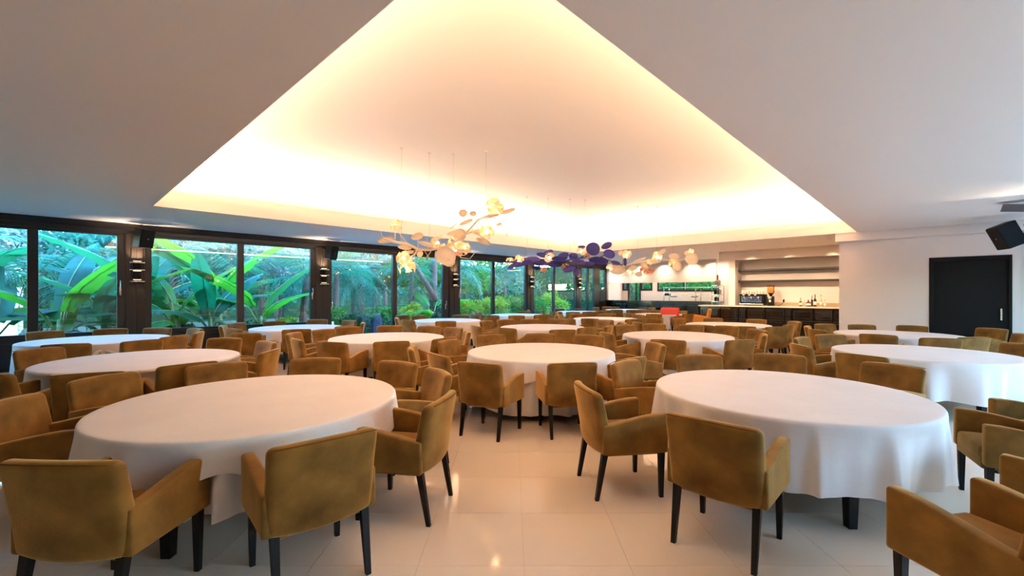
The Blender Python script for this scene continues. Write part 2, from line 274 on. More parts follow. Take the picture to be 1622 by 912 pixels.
# chairs: x, y, heading in degrees, table, which one
CHAIRS = [
    (-3.09, 0.24, 132, 1, 'near side of front left round table, leftmost'),
    (-2.63, 1.04, 175, 1, 'near side of front left round table, middle one'),
    (-2.87, 1.84, -147, 1, 'near side of front left round table, rightmost'),
    (-3.61, 2.37, -104, 1, 'right side of front left round table, nearest the camera'),
    (-4.23, 2.39, -76, 1, 'right side of front left round table, farthest back'),
    (-5.00, 1.97, -37, 1, 'far side of front left round table, rightmost'),
    (-5.30, 1.22, -3, 1, 'far side of front left round table, middle one'),
    (-5.27, 0.47, 27, 1, 'far side of front left round table, leftmost'),
    (-4.63, 0.03, 58, 1, 'left side of front left round table'),
    (-6.14, 1.00, -173, 8, 'near side of table just behind the front left one, rightmost'),
    (-6.12, 0.35, 159, 8, 'near side of table just behind the front left one, middle one'),
    (-6.67, -0.18, 124, 8, 'near side of table just behind the front left one, leftmost'),
    (-8.61, 0.04, 33, 8, 'far side of table just behind the front left one, leftmost'),
    (-8.46, 1.84, -43, 8, 'far side of table just behind the front left one, rightmost'),
    (-6.58, 1.80, -130, 8, 'right side of table just behind the front left one, nearest the camera'),
    (-7.55, 2.07, -82, 8, 'right side of table just behind the front left one, farthest back'),
    (-9.69, 0.23, 165, 9, 'near side of leftmost table under the first window, leftmost'),
    (-9.54, 0.96, -167, 9, 'near side of leftmost table under the first window, middle one'),
    (-12.52, 0.02, 22, 9, 'far side of leftmost table under the first window, leftmost'),
    (-12.38, 0.83, -10, 9, 'far side of leftmost table under the first window, middle one'),
    (-12.03, 1.43, -40, 9, 'far side of leftmost table under the first window, rightmost'),
    (-10.02, 1.36, -144, 9, 'near side of leftmost table under the first window, rightmost'),
    (-10.51, 1.74, -115, 9, 'right side of leftmost table under the first window, nearest the camera'),
    (-11.38, 1.87, -75, 9, 'right side of leftmost table under the first window, farthest back'),
    (-12.58, 3.40, 33, 11, 'left side of table under the second window, farthest back'),
    (-11.89, 3.03, 65, 11, 'left side of table under the second window, middle one'),
    (-10.93, 2.95, 108, 11, 'left side of table under the second window, nearest the camera'),
    (-9.69, 2.75, 139, 11, 'near side of table under the second window, leftmost'),
    (-12.59, 4.17, 1, 11, 'far side of table under the second window, leftmost'),
    (-12.56, 5.11, -37, 11, 'far side of table under the second window, rightmost'),
    (-11.67, 5.46, -76, 11, 'right side of table under the second window, farthest back'),
    (-10.77, 5.29, -118, 11, 'right side of table under the second window, nearest the camera'),
    (-10.19, 4.63, -160, 11, 'near side of table under the second window, rightmost'),
    (-9.95, 3.67, 159, 11, 'near side of table under the second window, middle one'),
    (-9.19, 4.57, -4, 10, 'far side of table left of mid-picture, second from left'),
    (-8.93, 4.01, 18, 10, 'far side of table left of mid-picture, leftmost'),
    (-8.65, 3.40, 44, 10, 'left side of table left of mid-picture, farthest back'),
    (-7.66, 3.11, 85, 10, 'left side of table left of mid-picture, nearest the camera'),
    (-6.93, 3.27, 118, 10, 'near side of table left of mid-picture, leftmost'),
    (-6.46, 3.86, 152, 10, 'near side of table left of mid-picture, middle one'),
    (-6.32, 4.61, -172, 10, 'near side of table left of mid-picture, rightmost'),
    (-8.93, 5.30, -32, 10, 'far side of table left of mid-picture, third from left'),
    (-8.24, 5.74, -62, 10, 'far side of table left of mid-picture, rightmost'),
    (-7.63, 5.85, -87, 10, 'right side of table left of mid-picture, farthest back'),
    (-6.89, 5.50, -122, 10, 'right side of table left of mid-picture, nearest the camera'),
    (-5.14, 3.74, 51, 3, 'left side of round table in mid-picture by the aisle, middle one'),
    (-4.44, 3.62, 78, 3, 'left side of round table in mid-picture by the aisle, nearest the camera'),
    (-5.41, 4.52, 18, 3, 'left side of round table in mid-picture by the aisle, farthest back'),
    (-3.70, 3.51, 108, 3, 'near side of round table in mid-picture by the aisle, leftmost'),
    (-3.10, 4.13, 143, 3, 'near side of round table in mid-picture by the aisle, middle one'),
    (-5.58, 5.44, -19, 3, 'far side of round table in mid-picture by the aisle, leftmost'),
    (-5.17, 6.13, -50, 3, 'far side of round table in mid-picture by the aisle, middle one'),
    (-4.45, 6.45, -79, 3, 'far side of round table in mid-picture by the aisle, rightmost'),
    (-3.23, 6.12, -128, 3, 'right side of round table in mid-picture by the aisle'),
    (-2.87, 4.78, 173, 3, 'near side of round table in mid-picture by the aisle, rightmost'),
    (-1.90, 3.27, 52, 2, 'left side of front right round table, nearest the camera'),
    (-2.22, 4.43, 0, 2, 'left side of front right round table, farthest back'),
    (-1.90, 5.31, -44, 2, 'far side of front right round table, leftmost'),
    (-1.34, 5.99, -77, 2, 'far side of front right round table, middle one'),
    (-0.43, 5.95, -110, 2, 'far side of front right round table, rightmost'),
    (-0.98, 3.04, 90, 2, 'near side of front right round table, leftmost'),
    (-0.59, 7.21, 73, 4, 'near side of blue-lit table at the right edge'),
    (-1.20, 9.67, -45, 4, 'far side of blue-lit table at the right edge, leftmost'),
    (-1.39, 8.85, -10, 4, 'left side of blue-lit table at the right edge, farthest back'),
    (-1.22, 7.82, 37, 4, 'left side of blue-lit table at the right edge, nearest the camera'),
    (0.78, 9.84, -128, 4, 'far side of blue-lit table at the right edge, rightmost'),
    (-0.04, 10.67, 111, 5, 'near side of table by the black sliding door, third from left'),
    (0.28, 11.23, 135, 5, 'near side of table by the black sliding door, rightmost'),
    (-0.74, 10.82, 84, 5, 'near side of table by the black sliding door, second from left'),
    (-1.16, 13.21, -63, 5, 'far side of table by the black sliding door, second from left'),
    (-0.43, 13.60, -96, 5, 'far side of table by the black sliding door, third from left'),
    (0.70, 13.77, -128, 5, 'far side of table by the black sliding door, rightmost'),
    (-1.75, 13.00, -38, 5, 'far side of table by the black sliding door, leftmost'),
    (-1.84, 12.02, 4, 5, 'left side of table by the black sliding door'),
    (-1.57, 11.19, 43, 5, 'near side of table by the black sliding door, leftmost'),
    (0.89, 12.49, -165, 5, 'right side of table by the black sliding door'),
    (-3.25, 7.24, 109, 6, 'near side of table right of mid-picture, leftmost'),
    (-2.54, 7.94, 149, 6, 'near side of table right of mid-picture, rightmost'),
    (-4.42, 7.63, 57, 6, 'left side of table right of mid-picture'),
    (-5.08, 9.28, -25, 6, 'far side of table right of mid-picture, leftmost'),
    (-4.83, 10.04, -52, 6, 'far side of table right of mid-picture, second from left'),
    (-4.12, 10.23, -77, 6, 'far side of table right of mid-picture, third from left'),
    (-3.52, 10.51, -97, 6, 'far side of table right of mid-picture, rightmost'),
    (-2.83, 9.92, -126, 6, 'right side of table right of mid-picture, farthest back'),
    (-2.57, 9.05, -162, 6, 'right side of table right of mid-picture, nearest the camera'),
    (-5.46, 10.84, 51, 7, 'left side of table before the bar counter, nearest the camera'),
    (-4.02, 11.01, 91, 7, 'near side of table before the bar counter, leftmost'),
    (-3.31, 11.17, 117, 7, 'near side of table before the bar counter, middle one'),
    (-2.79, 11.51, 139, 7, 'near side of table before the bar counter, rightmost'),
    (-2.83, 12.37, 169, 7, 'right side of table before the bar counter, nearest the camera'),
    (-2.93, 13.56, -140, 7, 'right side of table before the bar counter, farthest back'),
    (-4.72, 13.64, -57, 7, 'far side of table before the bar counter, leftmost'),
    (-3.79, 13.81, -102, 7, 'far side of table before the bar counter, rightmost'),
    (-5.28, 12.93, -15, 7, 'left side of table before the bar counter, farthest back'),
    (-8.55, 8.24, 10, 13, 'left side of table behind the mid-picture one, farthest back'),
    (-7.59, 7.07, 71, 13, 'left side of table behind the mid-picture one, nearest the camera'),
    (-6.82, 7.11, 102, 13, 'near side of table behind the mid-picture one, leftmost'),
    (-5.83, 7.54, 143, 13, 'near side of table behind the mid-picture one, middle one'),
    (-8.62, 8.93, -16, 13, 'far side of table behind the mid-picture one, leftmost'),
    (-8.26, 9.43, -39, 13, 'far side of table behind the mid-picture one, middle one'),
    (-7.75, 9.92, -65, 13, 'far side of table behind the mid-picture one, rightmost'),
    (-5.84, 8.26, 169, 13, 'near side of table behind the mid-picture one, rightmost'),
    (-5.74, 8.87, -165, 13, 'right side of table behind the mid-picture one, nearest the camera'),
    (-6.64, 10.26, -105, 13, 'right side of table behind the mid-picture one, farthest back'),
    (-5.97, 9.92, -129, 13, 'right side of table behind the mid-picture one, middle one'),
    (-11.71, 9.56, -55, 12, 'far side of table beside the glass terrace door, rightmost'),
    (-12.24, 8.53, 1, 12, 'far side of table beside the glass terrace door, middle one'),
    (-12.82, 8.31, 8, 12, 'far side of table beside the glass terrace door, leftmost'),
    (-11.74, 7.55, 53, 12, 'left side of table beside the glass terrace door'),
    (-10.78, 7.22, 99, 12, 'near side of table beside the glass terrace door, leftmost'),
    (-9.78, 7.56, 141, 12, 'near side of table beside the glass terrace door, rightmost'),
    (-10.22, 11.95, 160, 14, 'near side of table by the fourth window, rightmost'),
    (-11.03, 10.66, 110, 14, 'near side of table by the fourth window, second from left'),
    (-10.39, 11.07, 132, 14, 'near side of table by the fourth window, third from left'),
    (-12.35, 13.55, -58, 14, 'far side of table by the fourth window'),
    (-10.74, 13.28, -141, 14, 'right side of table by the fourth window'),
    (-11.91, 10.74, 83, 14, 'near side of table by the fourth window, leftmost'),
    (-12.90, 11.91, 26, 14, 'left side of table by the fourth window'),
    (-7.90, 10.89, 90, 15, 'near side of far table under the blue chandelier, leftmost'),
    (-7.51, 11.37, 106, 15, 'near side of far table under the blue chandelier, second from left'),
    (-6.95, 11.10, 121, 15, 'near side of far table under the blue chandelier, third from left'),
    (-9.20, 12.34, 15, 15, 'left side of far table under the blue chandelier'),
    (-9.28, 13.25, -22, 15, 'far side of far table under the blue chandelier, leftmost'),
    (-8.53, 13.77, -59, 15, 'far side of far table under the blue chandelier, middle one'),
    (-7.55, 13.89, -106, 15, 'far side of far table under the blue chandelier, rightmost'),
    (-6.57, 11.88, 148, 15, 'near side of far table under the blue chandelier, rightmost'),
    (-12.98, 15.04, 47, 16, 'left side of far table by the fifth window, nearest the camera'),
    (-12.60, 15.53, 44, 16, 'left side of far table by the fifth window, farthest back'),
    (-11.17, 14.44, 102, 16, 'near side of far table by the fifth window, leftmost'),
    (-10.59, 14.66, 119, 16, 'near side of far table by the fifth window, second from left'),
    (-10.31, 15.26, 136, 16, 'near side of far table by the fifth window, third from left'),
    (-10.29, 15.88, 155, 16, 'near side of far table by the fifth window, rightmost'),
    (-12.79, 16.83, -16, 16, 'far side of far table by the fifth window, leftmost'),
    (-12.29, 17.53, -56, 16, 'far side of far table by the fifth window, rightmost'),
    (-12.91, 21.10, -33, 17, 'far side of farthest table by the kitchen pass, leftmost'),
    (-12.72, 19.98, 1, 17, 'left side of farthest table by the kitchen pass'),
    (-12.21, 20.72, -36, 17, 'far side of farthest table by the kitchen pass, rightmost'),
    (-10.63, 21.10, -117, 17, 'right side of farthest table by the kitchen pass'),
    (-9.98, 18.29, 125, 17, 'near side of farthest table by the kitchen pass, rightmost'),
    (-10.56, 17.17, 103, 17, 'near side of farthest table by the kitchen pass, leftmost'),
    (-10.53, 18.00, 109, 17, 'near side of farthest table by the kitchen pass, middle one'),
    (-9.36, 18.23, -49, 18, 'far side of far table under the second cream chandelier, leftmost'),
    (-8.74, 18.21, -64, 18, 'far side of far table under the second cream chandelier, middle one'),
    (-8.22, 15.25, 79, 18, 'near side of far table under the second cream chandelier, leftmost'),
    (-7.49, 15.42, 111, 18, 'near side of far table under the second cream chandelier, fourth from left'),
    (-6.93, 13.86, 110, 18, 'near side of far table under the second cream chandelier, second from left'),
    (-6.78, 16.18, 160, 18, 'near side of far table under the second cream chandelier, rightmost'),
    (-6.28, 12.75, 113, 18, 'near side of far table under the second cream chandelier, third from left'),
    (-7.86, 18.31, -93, 18, 'far side of far table under the second cream chandelier, rightmost'),
    (0.22, 2.90, 145, 2, 'near side of front right round table, rightmost'),
    (0.45, 4.95, 195, 2, 'right side of front right round table, middle one'),
    (0.62, 4.02, 163, 2, 'right side of front right round table, nearest the camera'),
    (0.74, 5.79, 222, 2, 'right side of front right round table, farthest back'),
]
CREAM_LAMP = dict(loc=(-6.331, 4.874, 2.429),
 branch=[[(-0.528, -0.922, 0.11), (-0.475, -0.732, 0.056), (-0.402, -0.524, 0.034), (-0.35, -0.336, -0.056), (-0.204, -0.195, -0.068), (-0.121, 0.022, -0.012), (0.027, 0.165, 0.068), (0.167, 0.299, 0.216), (0.326, 0.312, 0.316), (0.498, 0.339, 0.458), (0.529, 0.508, 0.53), (0.55, 0.804, 0.611), (0.614, 1.004, 0.688)], [(0.167, 0.299, 0.216), (0.216, 0.484, 0.299), (0.292, 0.696, 0.172)], [(-0.35, -0.336, -0.056), (-0.237, -0.504, -0.175), (-0.23, -0.636, -0.227)], [(-0.121, 0.022, -0.012), (0.008, 0.008, -0.135), (0.216, -0.07, -0.263)]],
 leaves=[((-0.811, -0.708, 0.119), 0.147, 0.056, 15), ((-0.478, -0.527, -0.028), 0.124, 0.045, -5), ((-0.405, -0.312, 0.188), 0.113, 0.062, 20), ((0.173, -0.119, -0.186), 0.186, 0.169, 0), ((0.017, 0.32, 0.232), 0.124, 0.113, 10), ((0.053, 0.365, 0.639), 0.096, 0.073, -15), ((0.277, 0.415, 0.606), 0.068, 0.051, 0), ((0.451, 0.103, 0.391), 0.135, 0.034, 25), ((0.094, 0.111, 0.25), 0.135, 0.040, 10), ((0.883, 0.679, 0.61), 0.147, 0.040, 15), ((0.554, 0.289, 0.235), 0.102, 0.051, 0), ((0.254, 0.683, 0.127), 0.147, 0.051, -20), ((-0.933, -0.413, 0.366), 0.113, 0.028, 12), ((0.029, -0.414, 0.01), 0.147, 0.045, -15), ((-0.538, -0.167, -0.113), 0.068, 0.062, 0), ((-0.51, -0.389, -0.095), 0.068, 0.034, 0), ((0.639, 0.498, 0.516), 0.169, 0.034, 12), ((0.177, -0.04, -0.293), 0.102, 0.079, 20), ((0.605, 0.75, 0.414), 0.051, 0.028, 10), ((0.268, 0.215, -0.093), 0.147, 0.034, 5), ((-0.228, -0.039, 0.151), 0.079, 0.045, 30)],
 blossoms=[((-0.721, -0.557, 0.399), 0.090, 1), ((-0.338, -0.629, -0.232), 0.113, 1), ((-0.627, -0.379, -0.375), 0.135, 1), ((-0.333, 0.081, 0.089), 0.124, 1), ((-0.099, 0.295, 0.076), 0.124, 1), ((0.192, 0.278, -0.027), 0.102, 1), ((0.833, 0.419, 0.658), 0.135, 1), ((0.889, 0.44, 0.61), 0.102, 1), ((0.699, 0.366, 0.218), 0.113, 1), ((-0.027, 0.341, -0.101), 0.068, 0)],
 tendrils=[[(-0.559, -0.952, 0.229), (-0.543, -0.937, 0.142), (-0.488, -0.884, 0.099)], [(-0.483, -0.602, 0.19), (-0.475, -0.594, 0.056)], [(0.301, 0.289, -0.056), (0.176, 0.307, -0.149), (0.093, 0.228, -0.161), (0.081, 0.078, -0.113)], [(0.383, 0.367, -0.113), (0.318, 0.305, -0.226), (0.204, 0.195, -0.203), (0.155, 0.148, -0.113)], [(-0.122, -0.117, -0.079), (-0.138, -0.133, -0.248)], [(-0.261, -0.25, -0.09), (-0.187, -0.18, -0.248)], [(-0.179, -0.172, -0.09), (-0.269, -0.258, -0.248)], [(0.513, 0.492, 0.508), (0.522, 0.639, 0.353), (0.433, 0.692, 0.16), (0.282, 0.548, 0.09)], [(0.55, 0.804, 0.576), (0.608, 0.86, 0.368), (0.65, 0.9, 0.229)], [(0.591, 0.844, 0.576), (0.658, 0.908, 0.368), (0.658, 0.908, 0.195)], [(0.383, 0.367, 0.429), (0.44, 0.56, 0.125)], [(0.35, 0.336, 0.384), (0.285, 0.273, 0.497)], [(0.073, 0.07, 0.316), (0.138, 0.133, 0.395), (0.204, 0.195, 0.451)]],
 wires=[(0.027, 0.165, 0.342), (-0.388, -0.649, 0.089), (0.529, 0.508, 0.53), (-0.245, -0.166, -0.063)])
BLUE_LAMP = dict(loc=(-7.267, 9.380, 2.468),
 branch=[[(-0.788, -1.171, -0.055), (-0.594, -0.847, -0.081), (-0.426, -0.408, -0.034), (-0.122, -0.117, -0.034), (0.122, 0.256, 0.007), (0.368, 0.491, 0.075), (0.619, 0.871, 0.049), (0.867, 1.108, 0.015), (1.063, 1.435, -0.116)], [(0.368, 0.491, 0.075), (0.458, 0.717, 0.22), (0.619, 0.871, 0.289)], [(0.619, 0.871, 0.049), (0.78, 1.025, 0.152), (0.826, 1.208, 0.229)], [(0.122, 0.256, 0.007), (0.243, 0.233, -0.202), (0.363, 0.21, -0.342)], [(-0.426, -0.408, -0.034), (-0.417, -0.262, -0.197), (-0.393, -0.238, -0.333)]],
 leaves=[((0.684, 0.62, 0.301), 0.211, 0.177, 0), ((0.972, 0.81, 0.378), 0.152, 0.084, 20), ((1.108, 0.712, 0.146), 0.169, 0.118, -10), ((0.625, 0.955, 0.002), 0.270, 0.110, -8), ((1.276, 0.745, -0.091), 0.126, 0.051, -15), ((0.279, 0.27, 0.101), 0.126, 0.093, -10), ((0.277, 0.652, 0.383), 0.101, 0.042, 0), ((0.276, -0.142, 0.11), 0.152, 0.076, 10), ((-0.158, -0.099, -0.065), 0.152, 0.118, 0), ((-0.577, -0.44, 0.023), 0.253, 0.084, 0), ((-0.5, -0.925, -0.122), 0.287, 0.067, 12), ((-0.25, -0.357, 0.128), 0.185, 0.067, -12), ((-0.149, 0.054, -0.109), 0.185, 0.067, -5), ((0.227, 0.171, -0.238), 0.185, 0.084, 15), ((0.261, 0.468, -0.313), 0.135, 0.084, 35), ((0.16, -0.179, 0.032), 0.219, 0.067, 5), ((1.371, 1.06, -0.063), 0.042, 0.110, 0), ((-0.7, -1.049, -0.168), 0.169, 0.059, 25), ((-0.356, -0.335, -0.084), 0.219, 0.067, 0), ((-0.395, 0.033, 0.229), 0.152, 0.067, 20), ((0.511, 0.578, -0.097), 0.219, 0.067, 0), ((-0.551, -0.262, -0.191), 0.135, 0.059, -10), ((0.425, 0.294, -0.039), 0.202, 0.076, -20)],
 blossoms=[((-1.04, -0.792, -0.023), 0.093, 1), ((-0.592, -0.899, -0.018), 0.118, 1), ((-0.103, -0.273, 0.057), 0.126, 1), ((0.378, 0.507, 0.246), 0.110, 1), ((0.052, 0.237, -0.195), 0.101, 0), ((1.011, 0.904, -0.205), 0.084, 1), ((-0.134, -0.471, -0.282), 0.076, 0), ((0.627, 0.408, 0.09), 0.076, 0)],
 tendrils=[[(1.063, 1.435, -0.116), (1.1, 1.471, 0.091)], [(0.304, 0.292, -0.135), (0.426, 0.408, 0.0)], [(0.243, 0.233, -0.219), (0.402, 0.385, -0.034)], [(-0.329, -0.315, -0.101), (-0.426, -0.408, -0.337)], [(-0.329, -0.315, -0.101), (-0.231, -0.222, -0.303)]],
 wires=[(0.159, 0.291, 0.143), (0.396, 0.657, 0.186), (-0.475, -0.732, -0.064), (-0.207, -0.198, 0.135)])
CREAM_LAMP_FAR = dict(loc=(-6.016, 12.104, 2.549),
 branch=[[(-0.588, -0.841, -0.232), (-0.349, -0.474, -0.117), (-0.133, -0.128, -0.037), (0.133, 0.128, 0.055), (0.355, 0.479, 0.007), (0.582, 0.835, 0.015), (0.798, 1.043, 0.127)], [(-0.349, -0.474, -0.117), (-0.239, -0.23, 0.018), (-0.133, -0.128, 0.074)], [(-0.133, -0.128, -0.037), (-0.053, -0.051, -0.221)], [(-0.547, -0.663, -0.154), (-0.559, -0.536, 0.037), (-0.505, -0.485, 0.166)]],
 leaves=[((-0.549, -0.907, -0.291), 0.221, 0.147, 0), ((0.808, 0.971, 0.048), 0.203, 0.184, 0), ((0.514, 0.64, -0.159), 0.138, 0.166, 10), ((-0.362, 0.08, 0.042), 0.184, 0.037, 18), ((0.324, 0.089, 0.243), 0.147, 0.065, 30), ((0.145, -0.097, -0.067), 0.221, 0.055, 10), ((0.705, 0.903, 0.217), 0.083, 0.074, 0), ((-0.186, -0.025, -0.141), 0.129, 0.083, -20), ((0.564, 0.35, 0.099), 0.147, 0.092, -10), ((-0.692, -0.484, 0.233), 0.065, 0.092, -30), ((-0.323, -0.41, -0.225), 0.129, 0.074, 10), ((-0.145, 0.13, -0.341), 0.129, 0.092, 0), ((-0.11, -0.475, -0.417), 0.111, 0.074, 0)],
 blossoms=[((-0.408, -0.622, 0.152), 0.120, 1), ((-0.546, -0.19, -0.339), 0.111, 1), ((0.185, 0.059, 0.085), 0.138, 1), ((0.041, -0.16, -0.083), 0.083, 1), ((0.387, 0.624, -0.061), 0.111, 1), ((0.82, 0.895, 0.265), 0.074, 1), ((0.098, -0.197, -0.306), 0.092, 0), ((-0.174, -0.125, -0.293), 0.083, 0)],
 tendrils=[[(-0.547, -0.663, -0.483), (-0.481, -0.6, -0.446), (-0.452, -0.434, -0.479)], [(0.329, 0.454, 0.026), (0.409, 0.531, 0.063), (0.49, 0.608, 0.026)], [(-0.053, -0.051, -0.221), (0.027, 0.026, -0.369)]],
 wires=[(-0.266, -0.255, -0.055), (0.436, 0.557, 0.045), (0.133, 0.128, 0.055)])

# ================================================================ THE ROOM
XW, YB = -13.5, 15.0            # window wall, white end wall
CEIL = 3.2
fwd = Vector((-math.sin(YAW), math.cos(YAW), 0)); rgt = Vector((math.cos(YAW), math.sin(YAW), 0))

# floor: screed with polished tiles laid on the diagonal
floor = struct('floor', MB().box(-13.6, 5.2, -5.2, 23.6, -.25, -.003), M['grout'])
TS = .62
tile_me = MB().box(-TS / 2 + .0009, TS / 2 - .0009, -TS / 2 + .0009, TS / 2 - .0009, -.0028, 0).mesh('floor_tile', M['tile'])
spots = []
for i in range(-40, 60):
    for j in range(-40, 60):
        lat, d = .07 + TS * (i + .5), .11 + TS * (j + .5)
        p = fwd * d + rgt * lat
        if -13.3 < p.x < 4.9 and -4.9 < p.y < 21.6:
            vis = d > .3 and abs(lat) < 1.25 * d + .5
            spots.append((d if vis else 100 + abs(d), p.x, p.y))
spots.sort()
for d, x, y in spots[:290]:
    obj('floor_tile', tile_me, floor, (x, y, 0), (0, 0, YAW))
rest = MB(); h = TS / 2 - .0009; ca, sa = math.cos(YAW), math.sin(YAW)
for d, x, y in spots[290:]:
    c = [(x + ca * a * h - sa * b * h, y + sa * a * h + ca * b * h) for a, b in ((-1, -1), (1, -1), (1, 1), (-1, 1))]
    rest.add([(*p, -.0028) for p in c] + [(*p, 0) for p in c], [(4, 5, 6, 7), (0, 1, 5, 4), (1, 2, 6, 5), (2, 3, 7, 6), (3, 0, 4, 7)])
tag(rest.build('floor_tile', M['tile'], floor), kind='stuff')

# ceiling: lower plaster slab with a rectangular tray, lit cove, upper ceiling
b = MB()
b.box(-13.6, TX0, -5.2, 21.95, CEIL, 3.56); b.box(TX1, 5.2, -5.2, YB + .5, CEIL, 3.56)
b.box(TX0, TX1, -5.2, TY0, CEIL, 3.56); b.box(TX0, TX1, TY1, 21.95, CEIL, 3.56); b.box(TX1, 5.2, YB + .5, 21.95, CEIL, 3.56)
b.box(-13.6, 5.2, -5.2, 23.6, 4.12, 4.4)
for x0, x1, y0, y1 in ((TX0 - .92, TX0 - .8, TY0 - .92, TY1 + .92), (TX1 + .8, TX1 + .92, TY0 - .92, TY1 + .92), (TX0 - .8, TX1 + .8, TY0 - .92, TY0 - .8), (TX0 - .8, TX1 + .8, TY1 + .8, TY1 + .92)):
    b.box(x0, x1, y0, y1, 3.56, 4.12)
b.box(-13.6, -13.4, -5.2, 23.6, 3.56, 4.12); b.box(5, 5.2, -5.2, 23.6, 3.56, 4.12); b.box(-13.4, 5, -5.2, -5, 3.56, 4.12); b.box(-13.4, 5, 21.75, 21.95, 3.56, 4.12)
ceiling = struct('ceiling', b, M['ceiling'])
b = MB().box(5.2, 5.7, -5.2, 23.6, 3.2, 3.5)  # unseen overhang added to keep sun out of the right windows
tag(b.build('eaves', M['white'], ceiling))

# white end wall on the right with the black sliding door
DX0, DX1, DZ = -.12, 1.245, 2.46
b = MB().box(-1.92, DX0, YB, YB + .2, 0, CEIL).box(DX1, 1.38, YB, YB + .2, 0, CEIL).box(DX0, DX1, YB, YB + .2, DZ, CEIL)
wall_back = struct('wall_back', b, M['white'])
b = MB().box(1.38, 5.2, YB + 1.1, YB + 1.3, 0, CEIL).box(1.30, 1.38, YB + .2, YB + 1.2, 0, CEIL)
b.build('recess_wall', M['white'], wall_back)
struct('trim_1', MB().box(-1.97, 4.9, YB - .27, YB, 2.975, CEIL), M['white'], bevel=.006)
door = MB().box(DX0 + .1, DX1 - .05, YB + .03, YB + .075, 0, DZ - .1)
door = struct('door_1', door, M['blackdoor'])
fr = MB().box(DX0, DX0 + .1, YB - .02, YB + .1, 0, DZ).box(DX1 - .05, DX1, YB - .02, YB + .1, 0, DZ).box(DX0 + .1, DX1 - .05, YB - .02, YB + .1, DZ - .1, DZ)
fr.build('door_frame', M['blackdoor'], door, bevel=.004)
tag(MB().box(1.065, 1.095, YB - .012, YB + .03, .97, 1.24).build('door_handle', M['steel'], door, bevel=.004), 'long steel pull handle')
struct('baseboard_back', MB().box(-1.92, DX0, YB - .012, YB, 0, .08), M['white'])

# wall behind the camera and wall to the right with tall windows (both outside the picture)
struct('wall_near', MB().box(-13.6, 5.2, -5.2, -5.0, 0, CEIL), M['white'])
b = MB().box(5.0, 5.2, -5.2, YB + 1.2, 2.75, CEIL)
for y0, y1 in ((-5.2, 2.4), (4.6, 5.2), (9.4, 10.0), (14.2, 16.3)): b.box(5.0, 5.2, y0, y1, 0, 2.75)
wall_right = struct('wall_right', b, M['white'])
for k, (y0, y1) in enumerate(((2.4, 4.6), (5.2, 9.4), (10.0, 14.2))):
    w = MB().box(5.06, 5.14, y0, y0 + .08, 0, 2.75).box(5.06, 5.14, y1 - .08, y1, 0, 2.75).box(5.06, 5.14, y0 + .08, y1 - .08, 2.67, 2.75).box(5.06, 5.14, y0 + .08, y1 - .08, 0, .1)
    w = struct(f'window_{k + 7}', w, M['frame'])
    MB().box(5.095, 5.105, y0 + .08, y1 - .08, .1, 2.67).build('pane', M['glass'], w)

# window wall on the left: dark wood header, pillars, sill panels
PIL = [(-3.3, -2.9), (1.17, 1.56), (5.5, 5.93), (10.57, 11.04), (15.08, 15.5), (18.92, 19.3)]
b = MB().box(XW - .15, XW + .03, -5.2, 21.95, 3.06, CEIL).box(XW - .12, XW - .0, -5.2, 21.95, 2.97, 3.06)
wall_left = struct('wall_left', b, M['wood'], bevel=.006)
for y0, y1 in PIL:
    p = MB().box(XW - .15, XW, y0, y1, 0, 2.97)
    for q in (y0 + .02, (y0 + y1) / 2 + .02): p.box(XW, XW + .018, q, q + (y1 - y0) / 2 - .04, .02, 2.95)
    p.build('pillar', M['wood'], wall_left, bevel=.004)
MB().box(XW - .15, XW, -5.2, -3.3, 0, 2.97).build('blank_panel', M['wood'], wall_left)
# windows: (opening y0, y1, mullion y, bottom z, handle y positions)
WIN = [(-2.9, 1.17, -.265, .66, [1.10]), (1.56, 5.5, 3.53, .66, [5.42]), (5.93, 10.57, 8.23, .05, [6.0, 10.41]),
       (11.04, 15.08, 12.95, .60, [11.08]), (15.5, 18.92, 17.07, .05, []), (19.3, 20.68, 20.0, .05, [])]
for k, (y0, y1, ym, z0, hy) in enumerate(WIN):
    zt = 2.97
    w = struct(f'window_{k + 1}', MB().box(XW - .11, XW - .03, y0, y1, z0, z0 + .07).box(XW - .11, XW - .03, y0, y1, zt - .06, zt), M['frame'], bevel=.004)
    lw, rw = (.10, .13) if k != 2 else (.09, .28)
    MB().box(XW - .10, XW - .01, y0, y0 + lw, z0 + .07, zt - .06).build('stile', M['frame'], w, bevel=.004)
    MB().box(XW - .10, XW - .01, y1 - rw, y1, z0 + .07, zt - .06).build('stile', M['frame'], w, bevel=.004)
    MB().box(XW - .10, XW - .0, ym - .08, ym + .08, z0 + .07, zt - .06).build('mullion', M['frame'], w, bevel=.004)
    MB().box(XW - .065, XW - .055, y0 + lw, ym - .08, z0 + .07, zt - .06).build('pane', M['glass'], w)
    MB().box(XW - .065, XW - .055, ym + .08, y1 - rw, z0 + .07, zt - .06).build('pane', M['glass'], w)
    for y in hy:
        zz = 1.72 if k in (0,) else 1.58 if k == 1 else 1.15 if k == 2 else 1.6
        hb = MB().rbox(.010, .017, .10, .007).add([], [])
        hh = obj('window_handle', hb.mesh('window_handle', M['steel'], True), w, (XW + .005, y, zz - .08))
        MB().tube([(0, 0, .05), (.05, 0, .06), (.055, 0, .1), (.05, 0, .24)], .011).build('lever', M['steel'], hh, smooth=True)
    if z0 > .2:
        pn = MB().box(XW - .12, XW - .02, y0, y1, 0, z0)
        pn.box(XW - .02, XW - .004, y0 + .12, ym - .06, .1, z0 - .1); pn.box(XW - .02, XW - .004, ym + .06, y1 - .12, .1, z0 - .1)
        pn.build('sill_panel', M['wood'], wall_left, bevel=.004)
    else:
        MB().box(XW - .15, XW, y0, y1, 0, z0).build('threshold', M['frame'], wall_left)
